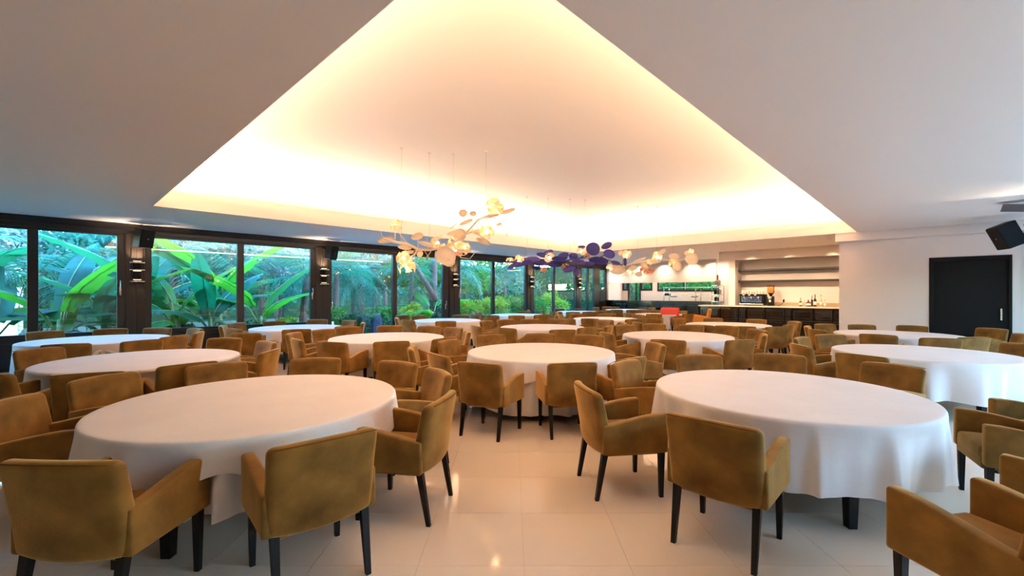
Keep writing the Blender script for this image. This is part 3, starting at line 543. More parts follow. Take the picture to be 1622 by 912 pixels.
# half glazed door at the far end of the window wall
d2 = MB().box(XW - .11, XW - .02, 20.68, 21.15, 0, 2.97).box(XW - .11, XW - .02, 21.70, 21.95, 0, 2.97).box(XW - .11, XW - .02, 21.15, 21.70, 2.88, 2.97).box(XW - .11, XW - .02, 21.15, 21.70, 0, 1.78)
d2 = struct('door_2', d2, M['wood'], bevel=.004)
MB().box(XW - .07, XW - .06, 21.15, 21.70, 1.78, 2.88).build('pane', M['glass'], d2)
MB().box(XW - .02, XW + .0, 21.2, 21.65, 1.1, 1.68).box(XW - .02, XW + .0, 21.2, 21.65, .15, 1.0).build('door_panel', M['wood'], d2, bevel=.008)

# kitchen beyond the pass: hood wall, side wall, back wall with openings
YK, YKB, YA = 21.9, 23.4, 18.2
wall_kitchen = struct('wall_kitchen', MB().box(-13.42, -7.55, YK, YK + .12, 2.13, CEIL), M['white'])
b = MB().box(-13.6, -13.42, YK, YKB, 0, 3.4).box(-4.5, -4.3, YA + .9, YKB + .2, 0, CEIL).box(-13.6, -4.3, YK, YKB + .2, 3.2, 3.5)
b.build('kitchen_side_wall', M['white'], wall_kitchen)
b = MB().box(-13.42, -13.38, YKB, YKB + .2, 0, CEIL).box(-13.38, -13.02, YKB, YKB + .2, 0, 1.72).box(-12.2, -11.5, YKB, YKB + .2, 0, 1.72).box(-13.38, -11.5, YKB, YKB + .2, 2.6, CEIL)
b.box(-11.5, -11.2, YKB, YKB + .2, 0, CEIL).box(-11.2, -7.95, YKB, YKB + .2, 0, 1.68).box(-11.2, -7.95, YKB, YKB + .2, 2.5, CEIL).box(-7.95, -4.3, YKB, YKB + .2, 0, CEIL)
b.build('kitchen_back_wall', M['white'], wall_kitchen)
def kwin(n, x0, x1, z0, z1, bars=()):
    w = MB().box(x0, x0 + .1, YKB - .02, YKB + .08, z0, z1).box(x1 - .1, x1, YKB - .02, YKB + .08, z0, z1).box(x0 + .1, x1 - .1, YKB - .02, YKB + .08, z0, z0 + .1).box(x0 + .1, x1 - .1, YKB - .02, YKB + .08, z1 - .08, z1)
    for q in bars: w.box(q - .04, q + .04, YKB - .02, YKB + .08, z0 + .1, z1 - .08)
    w = struct(n, w, M['frame'])
    MB().box(x0 + .1, x1 - .1, YKB + .03, YKB + .04, z0 + .1, z1 - .08).build('pane', M['glass'], w)
kwin('window_10', -13.38, -13.02, 1.72, 2.6); kwin('window_11', -12.2, -11.5, 1.72, 2.6); kwin('window_12', -11.2, -7.95, 1.68, 2.5, (-9.7,))
d3 = struct('door_3', MB().box(-13.02, -12.92, YKB - .02, YKB + .1, 0, 2.6).box(-12.28, -12.2, YKB - .02, YKB + .1, 0, 2.6), M['frame'])
MB().box(-12.92, -12.28, YKB + .04, YKB + .05, 0, 2.6).build('pane', M['glass'], d3)
MB().box(-12.52, -12.46, YKB - .02, YKB + .06, 0, 2.6).build('door_leaf_edge', M['black'], d3)

# bar alcove: header, pier, back wall

b = MB().box(-6.16, 2.0, YA, YA + .2, 2.855, CEIL).box(-5.80, -5.57, YA, YA + .75, 0, 2.855).box(-5.57, 2.0, YA + .75, YA + .9, 0, CEIL)
b.box(-1.92, -1.7, YB + .2, YA + .75, 0, CEIL)
wall_bar = struct('wall_bar', b, M['white'])
for n, z in ((1, 2.46), (2, 2.04)):
    struct(f'trim_{n + 1}', MB().box(-5.57, -1.92, YA + .35, YA + .75, z - .032, z + .032), M['shelf'], bevel=.004)

# recessed downlights over the bar and along the kitchen hood
for n, (x, y) in enumerate([(-2.3, 16.2), (-3.6, 16.2), (-4.93, 16.2), (-6.0, 16.3), (-7.9, 16.6), (-2.5, 18.0), (-3.75, 17.95), (-5.0, 18.0), (-6.4, 18.0), (-7.3, 19.7), (-7.9, 18.9), (-8.9, 17.6)]):
    t = thing('downlight', None, 'ceiling light', (x, y, CEIL), group='recessed spots above the bar')
    t['label'] = 'recessed ceiling spot, ' + ['front row above the bar, rightmost', 'front row above the bar, second from right', 'front row above the bar, third from right', 'front row above the bar, fourth from right', 'front row, leftmost before the kitchen hood', 'rear row above the bar, rightmost', 'rear row above the bar, second from right', 'rear row above the bar, third from right', 'rear row above the bar, fourth from right', 'just right of the kitchen hood corner', 'before the right half of the kitchen hood', 'alone over the far tables before the hood'][n]
    MB().lathe([(.055, -.004), (.055, .0), (.042, .0), (.042, -.004)], 16).build('trim_ring', M['white'], t)
    MB().lathe([(.040, -.003), (.040, -.001)], 16).build('lens', M['downlight'], t)
for x, wh in ((-12.9, 'leftmost'), (-11.55, 'second from left'), (-10.1, 'middle'), (-8.65, 'second from right'), (-7.7, 'rightmost')):
    t = thing('downlight', f'recessed ceiling spot washing the white kitchen hood wall, {wh} of five', 'ceiling light', (x, YK - .38, CEIL), group='recessed spots along the kitchen hood wall')
    MB().lathe([(.055, -.004), (.055, .0), (.042, .0), (.042, -.004)], 16).build('trim_ring', M['white'], t)
    MB().lathe([(.040, -.003), (.040, -.001)], 16).build('lens', M['downlight'], t)
    l = bpy.data.lights.new('hood_spot', 'SPOT'); l.energy = 70; l.color = (1, .78, .55); l.spot_size = R(120); l.spot_blend = 1.0; l.shadow_soft_size = .04
    lo = obj('hood_spot', l, None, (x, YK - .38, CEIL - .02)); lo.rotation_euler = Vector((0, .25, -1)).to_track_quat('-Z', 'Y').to_euler()
for x in (-2.5, -3.75, -5.0):
    l = bpy.data.lights.new('bar_spot', 'SPOT'); l.energy = 16; l.color = (1, .74, .5); l.spot_size = R(95); l.spot_blend = .7; l.shadow_soft_size = .05
    lo = obj('bar_spot', l, None, (x, 17.9, CEIL - .02)); lo.rotation_euler = Vector((0, .18, -1)).to_track_quat('-Z', 'Y').to_euler()
for x in (-2.3, -3.6, -4.93, -6.0, -7.9):
    l = bpy.data.lights.new('bar_front_spot', 'SPOT'); l.energy = 170; l.color = (1, .74, .5); l.spot_size = R(80); l.spot_blend = .7; l.shadow_soft_size = .05
    lo = obj('bar_front_spot', l, None, (x, 16.2, CEIL - .02)); lo.rotation_euler = Vector((0, .95, -1)).to_track_quat('-Z', 'Y').to_euler()

# ================================================================ BAR AND KITCHEN PASS
YF = 17.6
def cabinet(x0, x1, yf, ztop, label, group, narrow=False, dep=.56):
    t = thing('bar_cabinet', label, 'cabinet', ((x0 + x1) / 2, yf, 0), 0, group)
    w = (x1 - x0) / 2 - .002
    MB().box(-w, w, .02, dep, 0, ztop).build('carcass', M['bar_wood'], t)
    def panel(name, z0, z1):
        p = MB(); e = .0 if narrow else .0
        bw = .03 if narrow else .055
        p.box(-w + .012, w - .012, -.005, .02, z0, z1)
        pf = p.build(name, M['bar_wood'], t, bevel=.005)
        f = MB().box(-w + bw, w - bw, -.03, -.005, z0 + .035, z0 + .06).box(-w + bw, w - bw, -.03, -.005, z1 - .06, z1 - .035)
        f.box(-w + bw, -w + bw + .025, -.03, -.005, z0 + .06, z1 - .06).box(w - bw - .025, w - bw, -.03, -.005, z0 + .06, z1 - .06)
        f.build('moulding', M['bar_wood'], pf, bevel=.008)
    panel('drawer_front', ztop - .40, ztop - .07); panel('door', .10, ztop - .46)
    MB().box(-w, w, -.035, .02, ztop - .452, ztop - .41).build('ledge', M['bar_wood'], t, bevel=.012)
    return t
edges = [(-6.66, -5.92, 0), (-5.90, -5.28, 0), (-5.26, -5.0, 1), (-4.98, -4.39, 0), (-4.37, -3.78, 0), (-3.77, -3.57, 1), (-3.55, -2.96, 0), (-2.94, -2.42, 0), (-2.40, -1.98, 0)]
ordn = ['at the left end of the bar', 'second along the bar from the left', 'narrow, left of the coffee machine', 'below the coffee machine and grinder', 'right of the grinder', 'narrow, left of the bottles', 'below the bottles', 'right of the bottles', 'at the right end by the white wall']
for (x0, x1, nr), s in zip(edges, ordn):
    cabinet(x0, x1, YF, 1.075, 'black glossy panelled bar cabinet ' + s, 'black panelled cabinets of the bar', bool(nr))
ct = MB().box(-6.72, -1.93, YF - .05, YA + .0, 1.08, 1.12).box(-5.56, -1.93, YA, YA + .74, 1.08, 1.12)
tag(ct.build('bar_countertop', M['stone'], bevel=.005), 'long pale stone countertop running over the black bar cabinets', 'countertop')
tag(MB().box(-5.56, -1.93, YA + .68, YA + .74, 1.12, 1.24).build('counter_upstand', M['brownstone'], bevel=.003), 'low brown stone upstand along the back of the bar', 'upstand')
kx = [-13.35, -12.75, -12.1, -11.45, -10.8, -10.15, -9.5, -8.85, -8.2]
for i in range(len(kx) - 1):
    cabinet(kx[i], kx[i + 1], YK - .35, 1.10, f'dark panelled cabinet under the kitchen pass, {["leftmost by the window wall", "second from left", "third from left", "fourth from left", "fifth from left", "sixth from left", "seventh from left", "rightmost of the row"][i]}', 'dark cabinets of the kitchen pass', dep=.5)
tag(MB().box(-13.4, -7.26, YK - .40, YK + .25, 1.105, 1.19).build('pass_counter', M['bar_wood'], bevel=.006), 'thick black wooden counter of the kitchen pass', 'counter')
MBk = MB().box(-8.2, -7.3, YK - .3, YK + .2, 0, 1.1)
tag(MBk.build('pass_end_panel', M['bar_wood']), 'plain black end block under the right of the pass counter', 'panel')
# steel pass rack
t = thing('steel_rack', 'two tier steel rack standing on the kitchen pass counter', 'rack', (-8.7, YK + .1, 1.19))
for z in (.24, .66): MB().box(-1.45, 1.3, -.14, .14, z, z + .03).build('shelf', M['steel'], t)
for x in (-1.42, -1.14, .2, .45):
    MB().tube([(x, -.12, 0), (x, -.12, .66)], .014, 8).build('post', M['steel'], t, smooth=True)
for x in (-.95, .1): tag(MB().lathe([(.19, 0), (.15, -.05), (.05, -.06)], 16).build('heat_lamp', M['steel'], t, loc=(x, 0, .24), smooth=True), 'shallow steel dish hung below the lower shelf')
t = thing('black_tray_stack', 'small black box on the lower shelf of the steel rack', 'box', (-9.98, YK + .1, 1.46))
MB().rbox(.13, .09, .045, .01).build('box_body', M['black'], t, loc=(0, 0, .045)); MB().rbox(.12, .08, .012, .008).build('lid', M['grille'], t, loc=(0, 0, .102))
t = thing('storage_rack', 'tall steel shelving with kitchen goods right of the pass', 'shelving', (-7.05, YK - 1.2, 0))
for z in (.3, .75, 1.2, 1.5, 1.9): MB().box(-.12, .12, -.45, .45, z, z + .03).build('shelf', M['steel'], t)
for x in (-.11, .11):
    for y in (-.43, .43): MB().tube([(x, y, 0), (x, y, 1.93)], .014, 6).build('post', M['steel'], t)
for k, (z, y, s, m) in enumerate([(1.53, -.25, .10, 'black'), (1.53, .1, .12, 'steel'), (1.93, .0, .13, 'whiteplastic'), (1.93, -.3, .09, 'steel'), (1.23, -.2, .1, 'black')]):
    q = thing('kitchen_pot', ['black pot on the steel shelving, left', 'steel pot on the shelving, upper right', 'white ceramic pot topmost on the steel shelving', 'small steel pot on top of the shelving', 'black pot on the lower tier of the shelving'][k], 'pot', (-7.05, YK - 1.2 + y, z + .001))
    MB().lathe([(s * .8, 0), (s * .9, .02), (s * .9, s * 1.5), (s * .95, s * 1.55)], 14).build('pot_body', M[m], q, smooth=True)
    MB().lathe([(s * .95, s * 1.55), (s * .5, s * 1.8), (.02, s * 1.85), (.02, s * 2.0)], 14).build('lid', M[m], q, smooth=True)

# espresso machine, cups, grinder, bottles
ZC = 1.12
t = thing('espresso_machine', 'wide two tone espresso machine with blue reflecting front on bar', 'coffee machine', (-5.02, YA + .32, ZC))
MB().rbox(.42, .24, .19, .03, deform=lambda v: Vector((v.x, v.y + (.05 if v.z < 0 and v.y < 0 else 0), v.z + .23))).build('body', M['black'], t, smooth=True)
MB().box(-.42, .42, -.27, -.245, .36, .43).build('control_strip', M['grille'], t, bevel=.005)
MB().box(-.36, .34, -.235, -.205, .12, .35).build('front_panel', M['panelblue'], t, bevel=.004)
MB().box(-.40, .40, -.30, -.02, .03, .07).build('drip_tray', M['steel'], t, bevel=.006)
for x in (-.24, .0, .24):
    g = MB().lathe([(.045, 0), (.045, .06), (.03, .08)], 12).build('group_head', M['chrome'], t, loc=(x, -.28, .26), smooth=True)
    MB().tube([(0, -.04, .01), (0, -.17, -.01)], .013).build('portafilter_handle', M['black'], g)
for x in (-.3, -.1, .1): MB().box(x, x + .07, -.276, -.268, .38, .415).build('display', M['whiteplastic'], t)
for x in (-.36, .36):
    for y in (-.18, .18): MB().lathe([(.025, 0), (.02, .04)], 10).build('foot', M['chrome'], t, loc=(x, y, 0))
cup = MB().lathe([(.022, 0), (.034, .02), (.038, .07), (.034, .07), (.03, .02)], 14).mesh('cup', M['whiteplastic'], True)
hdl = MB().tube([(.035, 0, .055), (.06, 0, .05), (.06, 0, .03), (.033, 0, .02)], .006).mesh('cup_handle', M['whiteplastic'], True)
k = 0
for row, y in ((0, -.12), (1, .02)):
    for x in range(8):
        for st in range(2):
            q = thing('coffee_cup', 'white coffee cup in the rows stacked on the espresso machine', 'cup', (-5.36 + x * .095, YA + .32 + y, ZC + .4205 + st * .066), .4 * x, 'cups on the espresso machine')
            obj('cup_body', cup, q); obj('cup_handle', hdl, q)
t = thing('coffee_grinder', 'dark coffee grinder with amber bean hopper on the bar', 'grinder', (-4.42, YA + .3, ZC))
MB().rbox(.09, .13, .15, .02).build('body', M['black'], t, loc=(0, 0, .20), smooth=True)
MB().rbox(.10, .15, .025, .012).build('base', M['black'], t, loc=(0, 0, .0255), smooth=True)
MB().lathe([(.04, .35), (.05, .40), (.10, .47)], 16).build('hopper_neck', M['black'], t, smooth=True)
tag(MB().rbox(.10, .10, .13, .03).build('hopper', M['amber'], t, loc=(0, 0, .59), smooth=True), 'amber see through bean hopper')
MB().rbox(.105, .105, .014, .01).build('hopper_lid', M['black'], t, loc=(0, 0, .73), smooth=True)
MB().rbox(.05, .04, .05, .012).build('dosing_chamber', M['steel'], t, loc=(0, -.15, .28), smooth=True)
MB().box(-.035, .035, -.136, -.129, .14, .22).box(-.06, .06, -.136, -.129, .30, .34).build('label_plate', M['label'], t)
t = thing('wall_socket', 'small black plug with cable right of the coffee grinder', 'plug', (-4.10, YA + .74, 1.30))
MB().rbox(.03, .012, .05, .008).build('plug', M['black'], t, loc=(0, -.012, 0))
MB().tube([(0, -.025, -.04), (-.02, -.1, -.09), (-.08, -.2, -.165), (-.16, -.3, -.17)], .007).build('cable', M['black'], t)
def bottle(x, y, hgt, rad, m, label, lab=True, neck=.35, cap='black', squat=False):
    t = thing('bottle', label, 'bottle', (x, y, ZC), 0, 'bottles on the bar')
    s = hgt * (1 - neck)
    MB().lathe([(rad * .92, 0), (rad, .012), (rad, s * .8), (rad * .75, s * .93), (rad * .3, s), (rad * .26, hgt * .95)], 16).build('bottle_body', M[m], t, smooth=True)
    MB().lathe([(rad * .32, hgt * .93), (rad * .32, hgt)], 12).build('cap', M[cap], t)
    if lab: MB().lathe([(rad + .0015, s * .2), (rad + .0015, s * .62)], 16).build('paper_label', M['label'], t, smooth=True)
bottle(-3.48, YA + .30, .30, .045, 'greenglass', 'green glass bottle with pale label, leftmost of the bar bottles', cap='greenglass')
bottle(-3.36, YA + .33, .22, .05, 'pinkglass', 'pink glass bottle beside the green one on the bar', lab=False, cap='pinkglass')
bottle(-3.24, YA + .26, .23, .075, 'darkglass', 'squat dark bottle with large round pale label on bar', neck=.3)
bottle(-3.15, YA + .36, .38, .036, 'darkglass', 'slim brown bottle behind the squat dark one', lab=False)
bottle(-3.05, YA + .30, .42, .048, 'darkglass', 'tallest dark bottle with pale shoulder label on the bar')
bottle(-2.88, YA + .33, .40, .042, 'clearglass', 'tall clear spirit bottle right of the dark ones', cap='darkglass')
bottle(-2.76, YA + .28, .24, .04, 'clearglass', 'short clear bottle, rightmost of the bar bottles', cap='darkglass')

for x in (-12, -9.8, -7.6, -5.6):  # unseen fill lights added to brighten the kitchen
    area_lamp('kitchen_lamp', (x, 22.7, 3.17), 1.2, .3, 22, (1, .86, .7))


# ================================================================ TABLES
def heading(a): return Vector((math.cos(R(a)), math.sin(R(a)), 0))
TR, TZ = 1.03, .745
def chairs_near(cx, cy):
    res = []
    for (x, y, a, t, lab) in CHAIRS:
        if (x - cx) ** 2 + (y - cy) ** 2 < 1.75 ** 2: res.append((x - cx, y - cy, a))
    return res
def drape(n_ang, drop, seed, r0, z0, flare, amp, near, rings=9, square=None):
    """linen disc with rolled edge and hanging folds; drop may vary round the rim"""
    rnd = random.Random(seed); ph = [rnd.uniform(0, 6.28) for _ in range(8)]
    vs = [(0, 0, z0)]; fs = []
    prof = [(.35, 0), (.7, 0), (.9, 0), (.975, 0), (1.0, 0)]
    loops = []
    def ring(fn):
        o = len(vs)
        for k in range(n_ang): vs.append(fn(2 * math.pi * k / n_ang))
        loops.append(o)
    for q, _ in prof: ring(lambda th, q=q: (r0 * q * math.cos(th), r0 * q * math.sin(th), z0))
    for dz, dr in ((.003, .008), (.012, .014), (.03, .017)):
        ring(lambda th: ((r0 + dr) * math.cos(th), (r0 + dr) * math.sin(th), z0 - dz))
    for i in range(1, rings + 1):
        t = i / rings
        def fn(th, t=t):
            d = drop(th) if callable(drop) else drop
            z = z0 - .03 - (d - .03) * t
            w = .9 * (1 - 2 * abs(math.sin(6.5 * th + ph[0] + .7 * math.sin(3 * th + ph[1]))) ** .7) + .4 * math.sin(19 * th + ph[2] + .8 * math.sin(2 * th + ph[3])) + .15 * math.sin(31 * th + ph[4])
            depth = d * t
            a = amp * min(1, depth / .5) ** .8
            if square:
                c4 = abs(math.sin(2 * (th - square)))
                a *= .5 + .9 * c4
            r = r0 + .017 + flare * depth + a * (w - .15)
            z += .012 * math.sin(7 * th + ph[5]) * t
            for (px, py, ha) in near:
                if z > .70: continue
                dx, dy = r * math.cos(th) - px, r * math.sin(th) - py
                f = heading(ha); lx = dx * f.y - dy * f.x; ly = dx * f.x + dy * f.y
                if abs(lx) < .345 and -.3 < ly < .335 and (z > .34 or abs(lx) > .18):
                    # pushed back by the chair front
                    lo_, hi_ = .55, r
                    for _ in range(14):
                        mid = (lo_ + hi_) / 2; dx, dy = mid * math.cos(th) - px, mid * math.sin(th) - py
                        lx = dx * f.y - dy * f.x; ly = dx * f.x + dy * f.y
                        if abs(lx) < .345 and -.3 < ly < .335: hi_ = mid
                        else: lo_ = mid
                    r = min(r, lo_)
            return (r * math.cos(th), r * math.sin(th), z)
        ring(fn)
    for k in range(n_ang): fs.append((0, loops[0] + k, loops[0] + (k + 1) % n_ang))
    for a, b in zip(loops, loops[1:]):
        for k in range(n_ang):
            fs.append((a + k, b + k, b + (k + 1) % n_ang, a + (k + 1) % n_ang))
    m = MB(); m.add(vs, fs); return m

top_me = MB().lathe([(TR - .03, -.022), (TR - .002, -.016), (TR - .002, -.003), (TR - .008, 0)], 48).mesh('tabletop', M['wood'])
leg_me = MB().frustum((0, 0, 0), .028, (0, 0, .72), .048).mesh('leg', M['blackleg'])
for t, (cx, cy, nm) in TABLES.items():
    tb = thing('banquet_table', f'round banquet table with black legs under white linen, {nm}', 'table', (cx, cy, 0), R(43.8), 'round banquet tables')
    obj('tabletop', top_me, tb, (0, 0, TZ - .002))
    ap = MB().lathe([(.66, -.05), (.68, -.05), (.68, 0), (.66, 0)], 32).build('apron', M['blackleg'], tb, loc=(0, 0, TZ - .026))
    for a in (0, 72, 144, 216, 288):
        p = heading(a - 93.8) * .87
        obj('leg', leg_me, tb, (p.x, p.y, .0))
    near = chairs_near(cx, cy); big = t in (1, 2, 3)
    na = 260 if big else 150 if t in (4, 6, 8, 10, 13) else 110
    sq1 = R(18.4)
    dr = {1: lambda th: min(max(1.27 / max(abs(math.cos(th - sq1)), abs(math.sin(th - sq1))) - TR, .16), .47), 2: .49, 3: .66, 6: .6, 8: .55, 10: .58}.get(t, .5)
    fl, am = {1: (.04, .05), 2: (.05, .075), 4: (.08, .085)}.get(t, (.05, .05))
    cm = drape(na, dr, 100 + t, TR, TZ + .001, fl, am, near, 11 if big else 7)
    c = obj('tablecloth', cm.mesh('tablecloth', M['cloth'], True), None, (cx, cy, 0))
    tag(c, f'long white linen cloth hanging in folds on {nm}', 'tablecloth', 'white tablecloths')
    if t in (1, 3, 10):
        sq = R({1: 55, 3: 45, 10: 30}[t]); s = {1: 1.25, 3: 1.22, 10: 1.24}[t]
        def dropf(th, sq=sq, s=s, t=t):
            a, b = abs(math.cos(th - sq)), abs(math.sin(th - sq))
            return min(max(s / max(a, b) - TR, .17), {1: .30}.get(t, .5)) * (1 + .1 * math.sin(5 * th) + .05 * math.sin(17 * th))
        cm = drape(na, dropf, 200 + t, TR + .012, TZ + .006, .13, .045, [], 8, square=sq)
        c = obj('table_overlay', cm.mesh('table_overlay', M['cloth'], True), None, (cx, cy, 0))
        tag(c, f'short square white overlay cloth draped over {nm}', 'tablecloth', 'white overlay cloths')

# ================================================================ ARMCHAIRS
def back_off(x, z):
    """outer face of the backrest leans back and bows"""
    u = max(0, (z - .36) / .48)
    return -.235 - .085 * u ** 1.15 - .045 * (1 - (x / .3) ** 2)
def dback(v):
    # box local y in [-.05,.05], z in [.36,.84]
    z = v.z + .60; taper = 1.0 - .03 * (1 - (z - .36) / .48)
    x = v.x * taper
    th = .052 - .012 * ((z - .36) / .48)
    return Vector((x, back_off(x, z) + .05 + v.y / .05 * th, z - (.012 * (x / .3) ** 2 if z > .7 else 0) + (.018 * (1 - (x / .3) ** 2) * -1 if z < .45 else 0)))
def darm(v):
    z = v.z + .51
    if z > .45: z -= .075 * max(0, min(1, (.20 - v.y) / .42)) ** 1.3 * (z - .45) / .21
    return Vector((v.x, v.y + .02, z))
def velvet_set(m):
    return dict(
        seat=MB().rbox(.215, .235, .055, .03, 3, lambda v: Vector((v.x, v.y + .05, v.z + .435 + (.014 * (1 - (v.x / .215) ** 2) * (1 - (v.y / .235) ** 2) if v.z > 0 else 0))), 3, 3, 1).mesh('seat', m, True),
        rail=MB().rbox(.225, .245, .06, .015, 2, lambda v: Vector((v.x, v.y + .035, v.z + .42 - .035))).mesh('seat_rail', m, True),
        back=MB().rbox(.285, .05, .24, .04, 4, dback, 7, 1, 7).mesh('backrest', m, True),
        arm=MB().rbox(.036, .262, .15, .018, 3, darm, 1, 6, 2).mesh('armrest', m, True))
front_leg = MB().frustum((0, 0, 0), .014, (0, 0, .37), .022).mesh('leg', M['blackleg'])
rear_leg = MB().frustum((0, -.065, 0), .014, (0, 0, .37), .022).mesh('leg', M['blackleg'])
pip = [(x, back_off(x, .834) + .004, .836 - .012 * (x / .3) ** 2) for x in [-.262 + .0437 * i for i in range(13)]]
piping_me = MB().tube(pip, .0035, 5).mesh('piping', M['velvet_dark'], True)
VS = velvet_set(M['velvet']); VR = velvet_set(M['velvet_red']); VO = velvet_set(M['velvet_orange'])
def make_chair(V, label, x, y, a, group, sc=1.0):
    t = thing('dining_armchair', label, 'chair', (x, y, 0), R(a - 90), group)
    if sc != 1: t.scale = (sc, sc, sc)
    obj('seat', V['seat'], t); obj('seat_rail', V['rail'], t); obj('backrest', V['back'], t)
    for s in (-1, 1):
        obj('armrest', V['arm'], t, (s * .262, 0, 0))
        obj('leg', front_leg, t, (s * .245, .245, 0)); obj('leg', rear_leg, t, (s * .235, -.21, 0))
    return t
GR = 'mustard velvet dining armchairs'
proto = None
def copy_tree(o, parent=None):
    c = o.copy(); COL.objects.link(c); c.parent = parent
    for ch in o.children: copy_tree(ch, c)
    return c
for (x, y, a, t, lab) in CHAIRS:
    if proto is None:
        proto = make_chair(VS, '', x, y, a, GR); obj('piping', piping_me, proto); o = proto
    else:
        o = copy_tree(proto); o.location = (x, y, 0); o.rotation_euler = (0, 0, R(a - 90))
    o['label'] = 'mustard velvet armchair, ' + lab
make_chair(VR, 'coral red velvet armchair standing before the kitchen pass counter', -7.35, 16.35, -70, 'coloured armchairs by the bar', 1.22)
make_chair(VO, 'bright orange velvet armchair at the left end of the bar', -6.35, 16.7, 200, 'coloured armchairs by the bar', 1.2)

# ================================================================ LEAF AND BLOSSOM CHANDELIERS
def leaf_disc(w, h, cup, n=18):
    m = MB(); vs = []
    for q in (.0, .55, 1.0):
        for k in range(n):
            th = 2 * math.pi * k / n
            vs.append((w * q * math.cos(th), cup * (q * q) * w, h * q * math.sin(th) * (1 + .08 * math.cos(th))))
    top = len(vs); vs += [(x, y + .006, z) for x, y, z in vs]
    fs = []
    for o, flip in ((0, 0), (top, 1)):
        fs.append(tuple(range(o, o + n))[:: -1 if flip else 1])
        for r in (0, 1):
            for k in range(n):
                f = (o + r * n + k, o + r * n + (k + 1) % n, o + (r + 1) * n + (k + 1) % n, o + (r + 1) * n + k)
                fs.append(f[::-1] if not flip else f)
    for k in range(n): fs.append((2 * n + k, 2 * n + (k + 1) % n, top + 2 * n + (k + 1) % n, top + 2 * n + k))
    return m.add(vs, fs)
def blossom_mesh(rad, rnd, n=16):
    m = MB()
    for k in range(n):
        th = k * 2.399; el = rnd.uniform(-.7, 1.1)
        d = Vector((math.cos(th) * math.cos(el), math.sin(th) * math.cos(el), math.sin(el)))
        u = d.orthogonal().normalized(); v = d.cross(u)
        c = d * rad * rnd.uniform(.55, .8); s = rad * rnd.uniform(.32, .48)
        pts = [c + (u * math.cos(a) + v * math.sin(a)) * s * (1 + .2 * math.cos(3 * a)) + d * s * .45 for a in [i * math.pi / 3 for i in range(6)]]
        o = [c] + pts; o2 = [p + d * .004 for p in o]
        m.add(o + o2, [(0, 1 + (i + 1) % 6, 1 + i) for i in range(6)] + [(7, 8 + i, 8 + (i + 1) % 6) for i in range(6)] + [(1 + i, 1 + (i + 1) % 6, 8 + (i + 1) % 6, 8 + i) for i in range(6)])
    return m
def chandelier(D, label, leafmat, branchmat, seed, power):
    rnd = random.Random(seed); L = D['loc']
    t = thing('leaf_chandelier', label, 'chandelier', L, 0, 'leaf chandeliers hanging in the ceiling tray')
    for i, b in enumerate(D['branch']):
        n = len(b); m = MB().tube(b, [(.026 if i == 0 else .016) * (1 - .55 * k / n) for k in range(n)], 7)
        m.build('branch', M[branchmat], t, smooth=True)
    for (p, w, h, roll) in D['leaves']:
        m = leaf_disc(w, h, rnd.uniform(-.18, .18))
        e = Matrix.Rotation(YAW + rnd.uniform(-.5, .5), 4, 'Z') @ Matrix.Rotation(R(-roll), 4, 'Y') @ Matrix.Rotation(rnd.uniform(-.3, .3), 4, 'X')
        lo = obj('leaf', m.mesh('leaf', M[leafmat], True), t, p, e.to_euler())
        # leaf stalk to the nearest branch point
        q = min((Vector(v) for b in D['branch'] for v in b), key=lambda v: (v - Vector(p)).length)
        loc = e.inverted() @ (q - Vector(p))
        MB().tube([(0, .008, -h * .7 if loc.z < 0 else h * .7), tuple(loc * .5), tuple(loc)], .006, 5).build('stalk', M[branchmat], lo)
    for (p, r, lit) in D['blossoms']:
        bo = blossom_mesh(r * 1.15, rnd).build('blossom', M['petal' if lit else 'petal_plain'], t, loc=p)
        if lit: MB().lathe([(.001, -r * .3), (r * .22, -r * .18), (r * .28, 0), (r * .22, r * .18), (.001, r * .3)], 10).build('bulb', M['bulb'], bo, smooth=True)
        q = min((Vector(v) for b in D['branch'] for v in b), key=lambda v: (v - Vector(p)).length) - Vector(p)
        MB().tube([(0, 0, 0), tuple(q * .5 + Vector((0, 0, -.02))), tuple(q)], .008, 5).build('stem', M[branchmat], bo)
    for b in D['tendrils']:
        MB().tube(b, .006, 5).build('tendril', M[branchmat], t, smooth=True)
    for p in D['wires']:
        MB().tube([p, (p[0], p[1], 4.12 - L[2])], .0028, 4).build('hanging_wire', M['wire'], t)
        MB().lathe([(.03, -.015), (.03, 0)], 12).build('ceiling_cup', M['white'], t, loc=(p[0], p[1], 4.12 - L[2]))
    return t
chandelier(CREAM_LAMP, 'large cream leaf chandelier with glowing blossoms, nearest and highest', 'cream', 'cream', 5, 0)
chandelier(BLUE_LAMP, 'indigo blue leaf chandelier with amber blossoms above mid-room tables', 'indigo', 'indigo', 6, 0)
chandelier(CREAM_LAMP_FAR, 'farther cream leaf chandelier with amber blossoms toward the bar', 'cream', 'cream', 7, 0)

